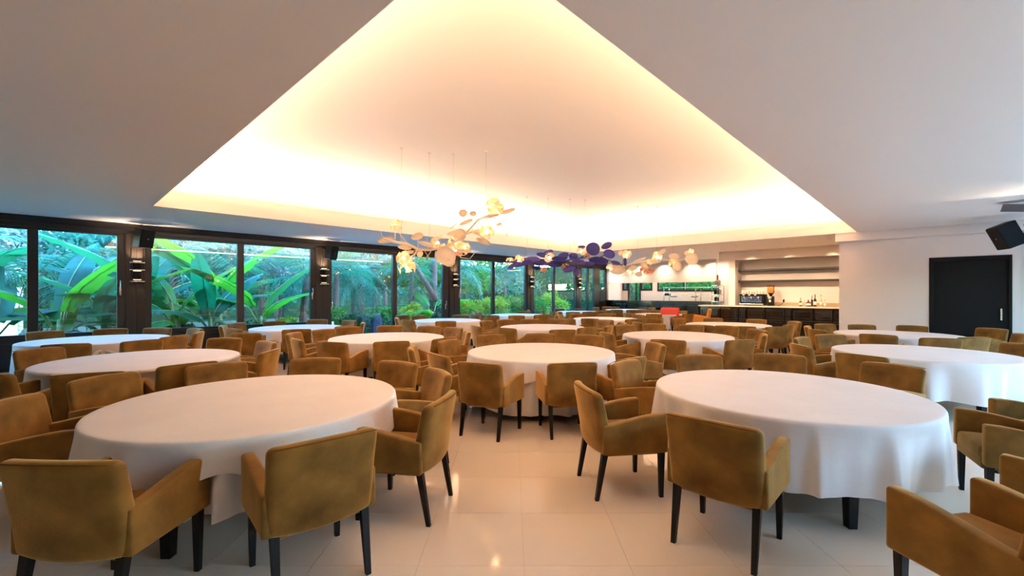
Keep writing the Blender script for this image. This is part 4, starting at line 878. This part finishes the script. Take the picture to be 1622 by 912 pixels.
# ================================================================ SCONCES AND LOUDSPEAKERS
for k, (y0, y1) in enumerate(PIL[1:]):
    y = (y0 + y1) / 2 + .02; w = .11
    t = thing('wall_sconce', ['steel barred wall sconce below the loudspeaker, leftmost pillar', 'steel barred wall sconce on the pillar left of the terrace door', 'steel barred wall sconce on the pillar right of the terrace door', 'steel barred wall sconce on the fourth dark pillar', 'steel barred wall sconce on the farthest dark pillar'][k], 'wall lamp', (XW + .02, y, 2.1), 0, 'sconces on the dark pillars')
    MB().box(0, .03, -.075, .075, -.28, .28).build('backplate', M['black'], t, bevel=.004)
    for s in (-1, 1): MB().tube([(.075, s * w, -.32), (.075, s * w, .55)], .008, 8).build('rod', M['black'], t, smooth=True)
    for z in (-.24, .03, .20): MB().rbox(.045, .135, .011, .005).build('crossbar', M['chrome'], t, loc=(.075, 0, z), smooth=True)
    MB().rbox(.03, .07, .085, .01).build('lamp_body', M['grille'], t, loc=(.06, 0, -.10), smooth=True)
    for z in (-.20, .005, .23): MB().box(.045, .105, -.07, .07, z, z + .008).build('glow_strip', M['glow'], t)
    l = bpy.data.lights.new('sconce_light', 'AREA'); l.shape = 'RECTANGLE'; l.size = .1; l.size_y = .14; l.energy = 8; l.color = (1, .8, .58); l.spread = R(120)
    lo = obj('sconce_light', l, None, (XW + .13, y, 2.36)); lo.rotation_euler = (R(180), R(-6), 0)
    l2 = l.copy(); l2.energy = 2; lo = obj('sconce_light', l2, None, (XW + .13, y, 1.86)); lo.rotation_euler = (0, R(-6), 0)
def speaker(loc, rz, tilt, size, label, side=0):
    w, d, h = size
    t = thing('loudspeaker', label, 'speaker', loc, rz, 'wall loudspeakers')
    Mx = Matrix.Rotation(tilt, 4, 'X')
    def df(v): return Mx @ Vector((v.x * (1 - .22 * max(0, -v.y / d)), v.y, v.z))
    MB().rbox(w, d, h, .018, 2, df).build('cabinet_box', M['black'], t)
    g = MB().rbox(w * .93, .008, h * .95, .007, 2, lambda v: Mx @ (v + Vector((0, d + .006, 0)))).build('grille', M['grille'], t)
    tag(MB().lathe([(.016, 0), (.016, .003)], 12).build('badge', M['chrome'], g, loc=tuple(Mx @ Vector((0, d + .015, 0))), rot=(R(-90) + tilt, 0, 0)), 'tiny round metal badge')
    return t
s = speaker((XW + .30, 1.47, 2.86), R(-58), R(-12), (.155, .13, .215), 'black loudspeaker at the top of the leftmost dark pillar')
MB().tube([(0, -.1, .0), (-.06, -.2, .1), (-.15, -.22, .16)], .018).build('bracket', M['black'], s)
s = speaker((XW + .30, 5.86, 2.82), R(-58), R(-12), (.155, .13, .215), 'black loudspeaker at the top of the pillar by terrace door')
MB().tube([(0, -.1, .0), (-.06, -.2, .1), (-.15, -.22, .16)], .018).build('bracket', M['black'], s)
s = speaker((1.06, 13.6, 2.78), R(112), R(-24), (.185, .17, .25), 'black loudspeaker tilted down beside the sliding door, right edge')
MB().tube([(-.10, -.15, .0), (-.14, -.26, .0), (-.20, -.32, .0)], .022).build('clamp', M['black'], s)
# lighting pole with barn door lamp at the right edge
t = thing('lighting_pole', 'slim black lighting pole from floor to ceiling, right edge', 'pole', (1.42, 13.72, 0))
MB().tube([(0, 0, .02), (0, 0, 3.19)], .024, 12).build('tube', M['black'], t, smooth=True)
MB().lathe([(.22, 0), (.22, .012), (.03, .02)], 24).build('base_plate', M['black'], t)
MB().lathe([(.07, 3.18), (.07, 3.2)], 16).build('top_flange', M['black'], t)
for z in (2.3, 2.78): MB().rbox(.045, .045, .05, .012).build('collar', M['steel'], t, loc=(0, 0, z))
ring = [(.10 * math.cos(a) - .02, .0, 2.98 + .10 * math.sin(a)) for a in [i * math.pi / 8 for i in range(17)]]
MB().tube(ring, .010, 6).build('cable_loop', M['black'], t, smooth=True)
t = thing('stage_lamp', 'grey barn door lamp below the ceiling at right edge', 'stage lamp', (1.34, 11.7, 3.07))
MB().lathe([(.07, -.10), (.09, -.08), (.09, .06), (.075, .08)], 18).build('lamp_can', M['black'], t, smooth=True)
MB().box(-.40, 0, -.15, .15, 0, .004).build('barn_door', M['shade'], t, loc=(-.10, 0, -.02), rot=(R(-18), R(8), 0))
MB().box(0, .36, -.15, .15, 0, .004).build('barn_door', M['shade'], t, loc=(.10, 0, -.02), rot=(R(-18), R(-8), 0))
MB().box(-.12, .12, -.34, 0, 0, .004).build('barn_door', M['shade'], t, loc=(0, -.12, .0), rot=(R(-14), 0, 0))
MB().tube([(.0, 0, .06), (.06, .3, .08), (.08, 2.0, .08)], .014).build('arm', M['black'], t)
l = bpy.data.lights.new('stage_light', 'SPOT'); l.energy = 26; l.color = (1, .86, .68); l.spot_size = R(70); l.spot_blend = .5; l.shadow_soft_size = .04
lo = obj('stage_light', l, None, (1.5, 10.9, 2.72)); lo.rotation_euler = Vector((-.62, -.4, .48)).to_track_quat('-Z', 'Y').to_euler()

# ================================================================ GARDEN OUTSIDE
gr = struct('ground', MB().box(-60, 30, -40, 60, -.5, -.26), M['grass'])
tag(MB().box(-14.7, -13.65, -12, 26, -.26, -.06).build('terrace', M['paving']), kind='structure')
tag(MB().box(-25.5, -14.7, 7.0, 10.2, -.26, -.2).build('garden_path', M['paving']), kind='structure')
tag(MB().box(5.2, 16, -12, 26, -.26, -.06).build('terrace_right', M['paving']), kind='structure')

def banana_leaf(length, width, seed, bend):
    rnd = random.Random(seed); m = MB(); n = 16
    sp = []
    for i in range(n + 1):
        t = i / n; a = bend * t ** 1.6
        sp.append((length * (math.sin(a) / max(bend, .01)) if bend > .01 else 0, length * t - length * .28 * bend * t ** 2.4))
    vs = []
    for i, (y, z) in enumerate(sp):
        t = i / n; w = width * (math.sin(math.pi * min(1, t * .93 + .07)) ** .55) * (1 - .15 * t)
        if i == n: w = .01
        for s, q in ((-1, 1), (-1, .5), (0, 0), (1, .5), (1, 1)):
            rip = .018 * math.sin(i * 2.1 + q * 2) + rnd.uniform(-.01, .01)
            vs.append((s * q * w, y + q * w * .30 + rip, z - (.03 if q == 1 else 0) * rnd.random()))
    fs = []
    for i in range(n):
        for k in range(4):
            if k in (0, 3) and rnd.random() < .10: continue
            fs.append((i * 5 + k, i * 5 + k + 1, (i + 1) * 5 + k + 1, (i + 1) * 5 + k))
    m.add(vs, fs)
    rib = MB().tube([(0, y - .008, z) for y, z in sp[:-1]], [.02 * (1 - .8 * i / n) for i in range(n)], 5)
    return m, rib
BL = []
for k, (L, W, be) in enumerate(((2.0, .30, .22), (1.8, .30, .5), (1.6, .26, .9), (2.1, .30, .08))):
    m, rb = banana_leaf(L, W, k, be)
    BL.append([(m.mesh('leaf', M[c], True), rb.mesh('midrib', M['stalk'], True)) for c in ('banana', 'banana2')])
def banana(x, y, label, leaves, col, seed, sc=1.0):
    rnd = random.Random(seed)
    t = thing('banana_plant', label, 'plant', (x, y, -.26), 0, 'banana plants outside the windows'); t.scale = (sc, sc, sc)
    MB().tube([(0, 0, 0), (.03, .02, .5), (0, 0, 1.1)], [.10, .08, .05], 8).build('stem', M['stalk'], t, smooth=True)
    for (az, tilt, k, z) in leaves:
        lm, rm = BL[k][col if rnd.random() < .8 else 1 - col]; tw = rnd.uniform(-.5, .5)
        base = Vector((0, 0, .7))
        for step in range(6):                       # keep every leaf clear of the glass
            e = Matrix.Rotation(R(az), 4, 'Z') @ Matrix.Rotation(R(-tilt), 4, 'X')
            p = base + (e @ Vector((0, 0, z))); q = e @ Matrix.Rotation(tw, 4, 'Z')
            if max(x + sc * (p.x + (q @ v.co).x) for v in lm.vertices) < -13.8: break
            tilt *= .75
            if step == 3: az += 180
        lf = obj('leaf', lm, t, p, q.to_euler())
        obj('midrib', rm, lf)
        MB().tube([tuple(base), tuple(p)], .022, 5).build('leaf_stalk', M['stalk'], t)
def az_set(seed, n, t0=8, t1=42):
    r = random.Random(seed); return [(r.uniform(0, 360), r.uniform(t0, t1), r.choice((0, 1, 2, 3, 0)), r.uniform(.3, 1.0)) for _ in range(n)]
banana(-15.9, -.95, 'teal banana plant with upright leaves outside the leftmost pane', [(75, 22, 3, .5), (40, 38, 0, .5), (250, 30, 1, .6), (110, 50, 0, .2), (300, 20, 3, .9), (180, 45, 2, .6)], 1, 1)
banana(-15.8, .15, 'big bright green banana plant filling the first window', [(15, 14, 1, .9), (330, 25, 0, .6), (60, 8, 3, .7), (120, 40, 1, .5), (200, 30, 0, .8), (275, 42, 0, .1), (20, 50, 2, .3)], 0, 2, 1.08)
banana(-16.3, 1.0, 'dark leaved banana plant beside the first dark pillar', az_set(3, 7, 10, 48), 1, 3, .9)
banana(-15.9, 2.55, 'banana plant with one tall leaf left in the second window', [(10, 8, 3, .7), (300, 40, 0, .3), (70, 35, 0, .3), (180, 30, 1, .7), (240, 50, 2, .4), (120, 15, 0, .9)], 0, 4)
banana(-16.2, 3.4, 'teal banana plant right of centre in the second window', az_set(8, 7), 1, 5)
banana(-15.9, 4.75, 'banana plant with steep leaf, right half of second window', [(350, 6, 3, .6), (45, 30, 0, .5), (290, 38, 1, .4), (140, 30, 2, .7), (200, 20, 0, .8)], 0, 6)
banana(-17.6, 2.0, 'tall banana plant standing farther back by the first pillar', az_set(9, 8, 10, 50), 1, 7, 1.25)
banana(-17.8, 4.0, 'tall banana plant farther back behind the second window', az_set(12, 8, 10, 50), 0, 8, 1.25)
banana(-17.4, -1.6, 'tall banana plant farther back at the far left', az_set(13, 8, 10, 50), 1, 9, 1.25)
banana(-16.8, 12.2, 'broad leaved plant outside the fourth window', az_set(14, 7, 15, 55), 0, 10, .9)

def frond_mesh(L, seed, droop, mname):
    rnd = random.Random(seed); m = MB(); n = 26; sp = []
    for i in range(n + 1):
        t = i / n; sp.append(Vector((0, L * t * (1 - .18 * t * t), L * (.42 * t - droop * t * t))))
    m.tube([tuple(p) for p in sp[::2]], [.022 * (1 - .85 * i / 13) for i in range(14)], 4)
    for i in range(3, n):
        t = i / n; ln = L * .30 * math.sin(math.pi * (.12 + .83 * t)) ** .8
        for s in (-1, 1):
            d = Vector((s * .82, .5, -.25 - .5 * rnd.random())).normalized(); q = sp[i]; w = Vector((0, .018, .0))
            mid = q + d * ln * .55 + Vector((0, 0, .03)); tip = q + d * ln + Vector((0, 0, -.10 * ln / .5))
            m.add([q - w, q + w, mid + w * .9, tip, mid - w * .9], [(0, 1, 2, 4), (4, 2, 3)])
    return m.mesh('frond', M[mname])
FR = {c: [frond_mesh(2.2, 1, .55, c), frond_mesh(2.3, 2, .8, c), frond_mesh(1.9, 3, 1.1, c)] for c in ('palm', 'palm2')}
def palm(x, y, hgt, label, col, seed, nf=15, sc=1.0):
    rnd = random.Random(seed)
    t = thing('palm_tree', label, 'palm', (x, y, -.26), rnd.uniform(0, 6), 'palms beyond the windows')
    lean = rnd.uniform(-.2, .2); n = 14
    pts = [(lean * (i / n) ** 2, 0, hgt * i / n) for i in range(n + 1)]
    MB().tube(pts, [.15 * (1 - .35 * i / n) * (1 + .12 * (i % 2)) for i in range(n + 1)], 9).build('trunk', M['bark'], t, smooth=False)
    for k in range(nf):
        el = rnd.uniform(-.5, .75)
        f = obj('frond', FR[col][0 if el > .3 else 1 if el > -.1 else 2], t, (pts[-1][0], 0, hgt - .05), (el, 0, k * 2.399 + rnd.uniform(-.2, .2)))
        f.scale = (sc, sc, sc)
for i, (x, y, h_, lab, c) in enumerate([
    (-19.0, 2.9, 2.9, 'pale drooping palm behind the banana leaves, second window', 'palm2'),
    (-19.6, 5.2, 2.6, 'teal palm behind the right half of the second window', 'palm'),
    (-17.6, 6.7, 2.5, 'teal palm with hanging fronds, left in the terrace door', 'palm'),
    (-18.3, 8.3, 2.7, 'dark trunked palm near the middle of the terrace door', 'palm'),
    (-19.8, 10.2, 2.6, 'pale palm in the right half of the terrace door', 'palm2'),
    (-18.0, -.3, 2.4, 'teal palm behind the big banana plant', 'palm'),
    (-20.0, -2.2, 3.0, 'pale palm at the far left of the garden', 'palm2'),
    (-18.2, 12.0, 2.9, 'palm beyond the fourth window', 'palm'),
    (-18.6, 15.2, 3.1, 'palm between the fourth and fifth windows', 'palm2'),
    (-22.5, 7.6, 3.4, 'tall palm at the end of the garden path', 'palm2'),
    (-22.8, 12.6, 3.6, 'tall pale palm far behind the fourth window', 'palm2'),
    (-16.4, .75, .5, 'low fan of fronds at the foot of the first window', 'palm'),
    (-15.8, 3.9, .45, 'low fan of fronds at the foot of the second window', 'palm'),
    (-16.2, 9.6, .5, 'low fan of fronds beside the terrace door', 'palm2')]):
    palm(x, y, h_, lab, c, 40 + i, 15 if h_ > 1 else 11, 1.0 if h_ > 1 else .55)

def foliage(n, rx, ry, rz, size, seed, gap=0.35):
    rng = np.random.default_rng(seed)
    d = rng.normal(size=(n, 3)); d /= np.linalg.norm(d, axis=1)[:, None]
    d[:, 2] = np.where(d[:, 2] < -.55, -d[:, 2], d[:, 2])
    lump = 1 + .22 * np.sin(3 * d[:, 0] * 3 + seed) * np.cos(4 * d[:, 1] + seed) + .15 * np.sin(7 * d[:, 2] + seed)
    p = d * (np.cbrt(rng.uniform(gap, 1, n)) * lump)[:, None] * np.array([rx, ry, rz])
    a = rng.normal(size=(n, 3)); a /= np.linalg.norm(a, axis=1)[:, None]
    b = np.cross(a, d + rng.normal(size=(n, 3)) * .6); b /= np.linalg.norm(b, axis=1)[:, None] + 1e-9
    s = size * rng.uniform(.6, 1.3, (n, 1))
    q = np.stack([p - a * s, p + b * s * .45, p + a * s, p - b * s * .45], 1).reshape(-1, 3)
    me = bpy.data.meshes.new('foliage'); me.vertices.add(4 * n); me.vertices.foreach_set('co', q.ravel())
    me.loops.add(4 * n); me.loops.foreach_set('vertex_index', np.arange(4 * n, dtype=np.int32))
    me.polygons.add(n); me.polygons.foreach_set('loop_start', np.arange(0, 4 * n, 4, dtype=np.int32)); me.polygons.foreach_set('loop_total', np.full(n, 4, dtype=np.int32))
    me.update(calc_edges=True); return me
def bush(x, y, rx, ry, rz, m, label, seed, n=2200, size=.07, name='shrub', cat='shrub', group='garden shrubs', stem=.0):
    t = thing(name, label, cat, (x, y, -.26), 0, group)
    me = foliage(n, rx, ry, rz, size, seed); me.materials.append(M[m])
    f = obj('foliage', me, t, (0, 0, rz * .85 + stem)); f['kind'] = 'stuff'
    rnd = random.Random(seed)
    if stem > .4: MB().tube([(0, 0, 0), (rnd.uniform(-.2, .2), rnd.uniform(-.2, .2), stem * .6), (0, 0, stem + rz * .8)], [.16, .13, .07], 8).build('trunk', M['bark'], t, smooth=True)
    else:
        for k in range(3): MB().tube([(0, 0, 0), (rnd.uniform(-.4, .4) * rx, rnd.uniform(-.4, .4) * ry, rz * 1.3)], [.03, .012], 5).build('stem', M['bark'], t)
for i, a in enumerate([
    (-15.9, -2.2, .5, .8, .55, 'leafdark', 'dark low shrub at the far left outside the first window'),
    (-16.1, -.2, .5, .7, .45, 'leafmid', 'green low shrub below the big banana plant'),
    (-16.0, 1.5, .4, .6, .42, 'leafyellow', 'lime low shrub near the first dark pillar'),
    (-16.5, 2.6, .5, .8, .5, 'leafdark', 'dark shrub at the left foot of the second window'),
    (-16.1, 4.6, .5, .8, .45, 'leafmid', 'green shrub at the right foot of the second window'),
    (-16.0, 5.6, .4, .4, .5, 'leafyellow', 'lime shrub beside the second dark pillar'),
    (-16.3, 7.1, .6, .7, .75, 'leafmid', 'bushy green shrub left in the terrace door'),
    (-15.9, 8.0, .5, .55, .6, 'leafdark', 'dark shrub at the middle of the terrace door'),
    (-16.1, 9.3, .6, .9, .7, 'leafmid', 'wide green shrub right in the terrace door'),
    (-17.2, 11.4, .8, .8, .7, 'leafyellow', 'lime shrub outside the left of the fourth window'),
    (-16.3, 12.6, .6, .9, .62, 'leafdark', 'dark shrub in the middle of the fourth window'),
    (-16.5, 14.2, .7, .8, .75, 'leafyellow', 'lime shrub outside the right of the fourth window'),
    (-16.6, 16.0, .8, .9, .85, 'leafyellow', 'sunny lime shrub left in the fifth window'),
    (-17.2, 17.6, .9, 1.0, .95, 'leafmid', 'sunny green hedge bush in the middle of the fifth window'),
    (-16.8, 19.2, .8, 1.0, .95, 'leafmid', 'round green bush right of the fifth window'),
    (-17.0, 21.2, .9, 1.1, 1.0, 'leafyellow', 'round lime bush outside the half glazed door')]):
    bush(*a, seed=60 + i)
for i, a in enumerate([
    (-23.5, -5.5, 2.2, 2.6, 2.2, 'leafteal', 'teal tree at the far left behind the banana plants', 1.2),
    (-22.5, -1.6, 1.7, 1.7, 1.6, 'leafgrey', 'silvery tree behind the big banana plant', 1.4),
    (-22.0, 1.4, 1.9, 2.0, 1.9, 'leafteal', 'teal tree behind the first dark pillar', 1.0),
    (-21.6, 4.6, 1.9, 2.1, 2.0, 'leafteal', 'bluish green tree behind the second window', 1.0),
    (-21.6, 6.6, 1.5, 1.5, 1.6, 'leafgrey', 'silvery tree left of the garden path', 1.6),
    (-21.4, 10.6, 1.8, 2.0, 2.0, 'leafteal', 'teal tree right of the garden path', 1.0),
    (-20.5, 13.6, 1.6, 1.8, 1.8, 'leafmid', 'green tree behind the fourth window', 1.4),
    (-20.8, 17.0, 1.9, 2.2, 1.9, 'leafmid', 'green tree behind the fifth window', 1.2),
    (-20.6, 20.8, 1.9, 2.2, 2.0, 'leafteal', 'teal tree behind the half glazed door', 1.2),
    (-27.0, 9.0, 2.6, 3.0, 2.6, 'leafteal', 'large teal tree closing the garden path', 1.0),
    (-26.5, 2.5, 2.4, 3.0, 2.6, 'leafgrey', 'large silvery tree far behind the second window', 1.0),
    (-26.5, 15.5, 2.6, 3.2, 2.8, 'leafteal', 'large teal tree far behind the fifth window', 1.0),
    (-12.6, 26.6, 1.6, 1.2, 1.8, 'leafmid', 'green tree outside the left kitchen windows', .8),
    (-9.6, 26.4, 1.9, 1.2, 1.7, 'leafmid', 'green tree outside the long kitchen window', .8)]):
    bush(*a[:7], seed=90 + i, n=3200, size=.13, name='garden_tree', cat='tree', group='garden trees', stem=a[7])
# leaning grey trunk seen through the fourth window
t = thing('leaning_trunk', 'bare brown trunk leaning across the fourth window', 'tree trunk', (-17.5, 13.9, -.26))
MB().tube([(0, 0, 0), (-.1, -.5, 1.0), (-.2, -1.4, 2.3), (-.3, -2.3, 3.6)], [.17, .15, .13, .10], 9).build('trunk', M['bark'], t, smooth=True)
t = thing('grey_trunk', 'straight pale trunk in the middle of the fourth window', 'tree trunk', (-17.9, 13.0, -.26))
MB().tube([(0, 0, 0), (.05, .0, 1.5), (0, .1, 3.2), (.05, .1, 5.0)], [.22, .19, .17, .14], 10).build('trunk', M['bark'], t, smooth=True)
t = thing('stone_urn', 'blue slate stone urn outside the right of the terrace door', 'urn', (-15.7, 8.75, -.06))
MB().lathe([(.28, 0), (.28, .1), (.2, .2), (.24, .55), (.14, .75), (.16, .85)], 20).build('shaft', M['slate'], t, smooth=True)
t = thing('planter_box', 'white cubic planter outside the left of the terrace door', 'planter', (-15.6, 6.6, -.06))
pb = MB().rbox(.3, .3, .32, .02).build('planter_body', M['house'], t, loc=(0, 0, .321))
MB().box(-.26, .26, -.26, .26, .64, .655).build('soil', M['bark'], t)
# white house beyond the garden
t = thing('white_house', 'white gabled house far away at the left edge', 'house', (-31, -3.2, -.26))
MB().box(-3, 3, -3.5, 2.2, 0, 4.3).build('wall', M['house'], t)
MB().add([(3.3, -3.8, 4.3), (3.3, 2.6, 4.3), (3.3, -.6, 6.3), (-3.3, -3.8, 4.3), (-3.3, 2.6, 4.3), (-3.3, -.6, 6.3)], [(0, 1, 2), (5, 4, 3), (0, 2, 5, 3), (2, 1, 4, 5), (0, 3, 4, 1)]).build('roof', M['roof'], t)
MB().box(3.0, 3.7, -3.6, 2.3, 2.4, 2.6).build('balcony', M['house'], t)
for y in (-2.2, .2):
    w = MB().box(2.96, 3.05, y - .5, y + .5, 2.75, 3.9).build('window', M['roof'], t)
    MB().box(3.05, 3.06, y - .4, y + .4, 2.85, 3.8).build('pane', M['grille'], w)
# hedge closing the view
h1 = foliage(14000, 1.2, 26, 3.4, .16, 7, .2); h1.materials.append(M['leafteal'])
o = thing('boundary_hedge', 'tall teal hedge closing the garden behind all the trees', 'hedge', (-34.5, 12, -.26))
MB().box(-.6, .4, -24, 32, 0, 4.6).build('hedge_core', M['leafdark'], o)
f = obj('foliage', h1, o, (0, 4, 2.4)); f['kind'] = 'stuff'
for y in range(-10, 36, 6): MB().tube([(0, y, 0), (.1, y + .2, 3)], [.12, .08], 6).build('trunk', M['bark'], o)
h2 = foliage(6000, .9, 14, 2.0, .16, 17, .2); h2.materials.append(M['leafteal'])  # unseen hedge added to block bright sky and its reflections in the glass
o = thing('right_hedge', 'tall hedge outside the windows to the right of the room', 'hedge', (10.5, 6, -.26))
MB().box(-.5, .5, -13, 13, 0, 3.2).build('hedge_core', M['leafdark'], o)
f = obj('foliage', h2, o, (0, 0, 1.7)); f['kind'] = 'stuff'
h3 = foliage(9000, 16, 1.0, 3.4, .16, 27, .2); h3.materials.append(M['leafmid'])
o = thing('far_hedge', 'tall green hedge far beyond the end of the window wall', 'hedge', (-24, 32, -.26))
MB().box(-16, 16, -.5, .5, 0, 4.2).build('hedge_core', M['leafdark'], o)
f = obj('foliage', h3, o, (0, 0, 2.2)); f['kind'] = 'stuff'
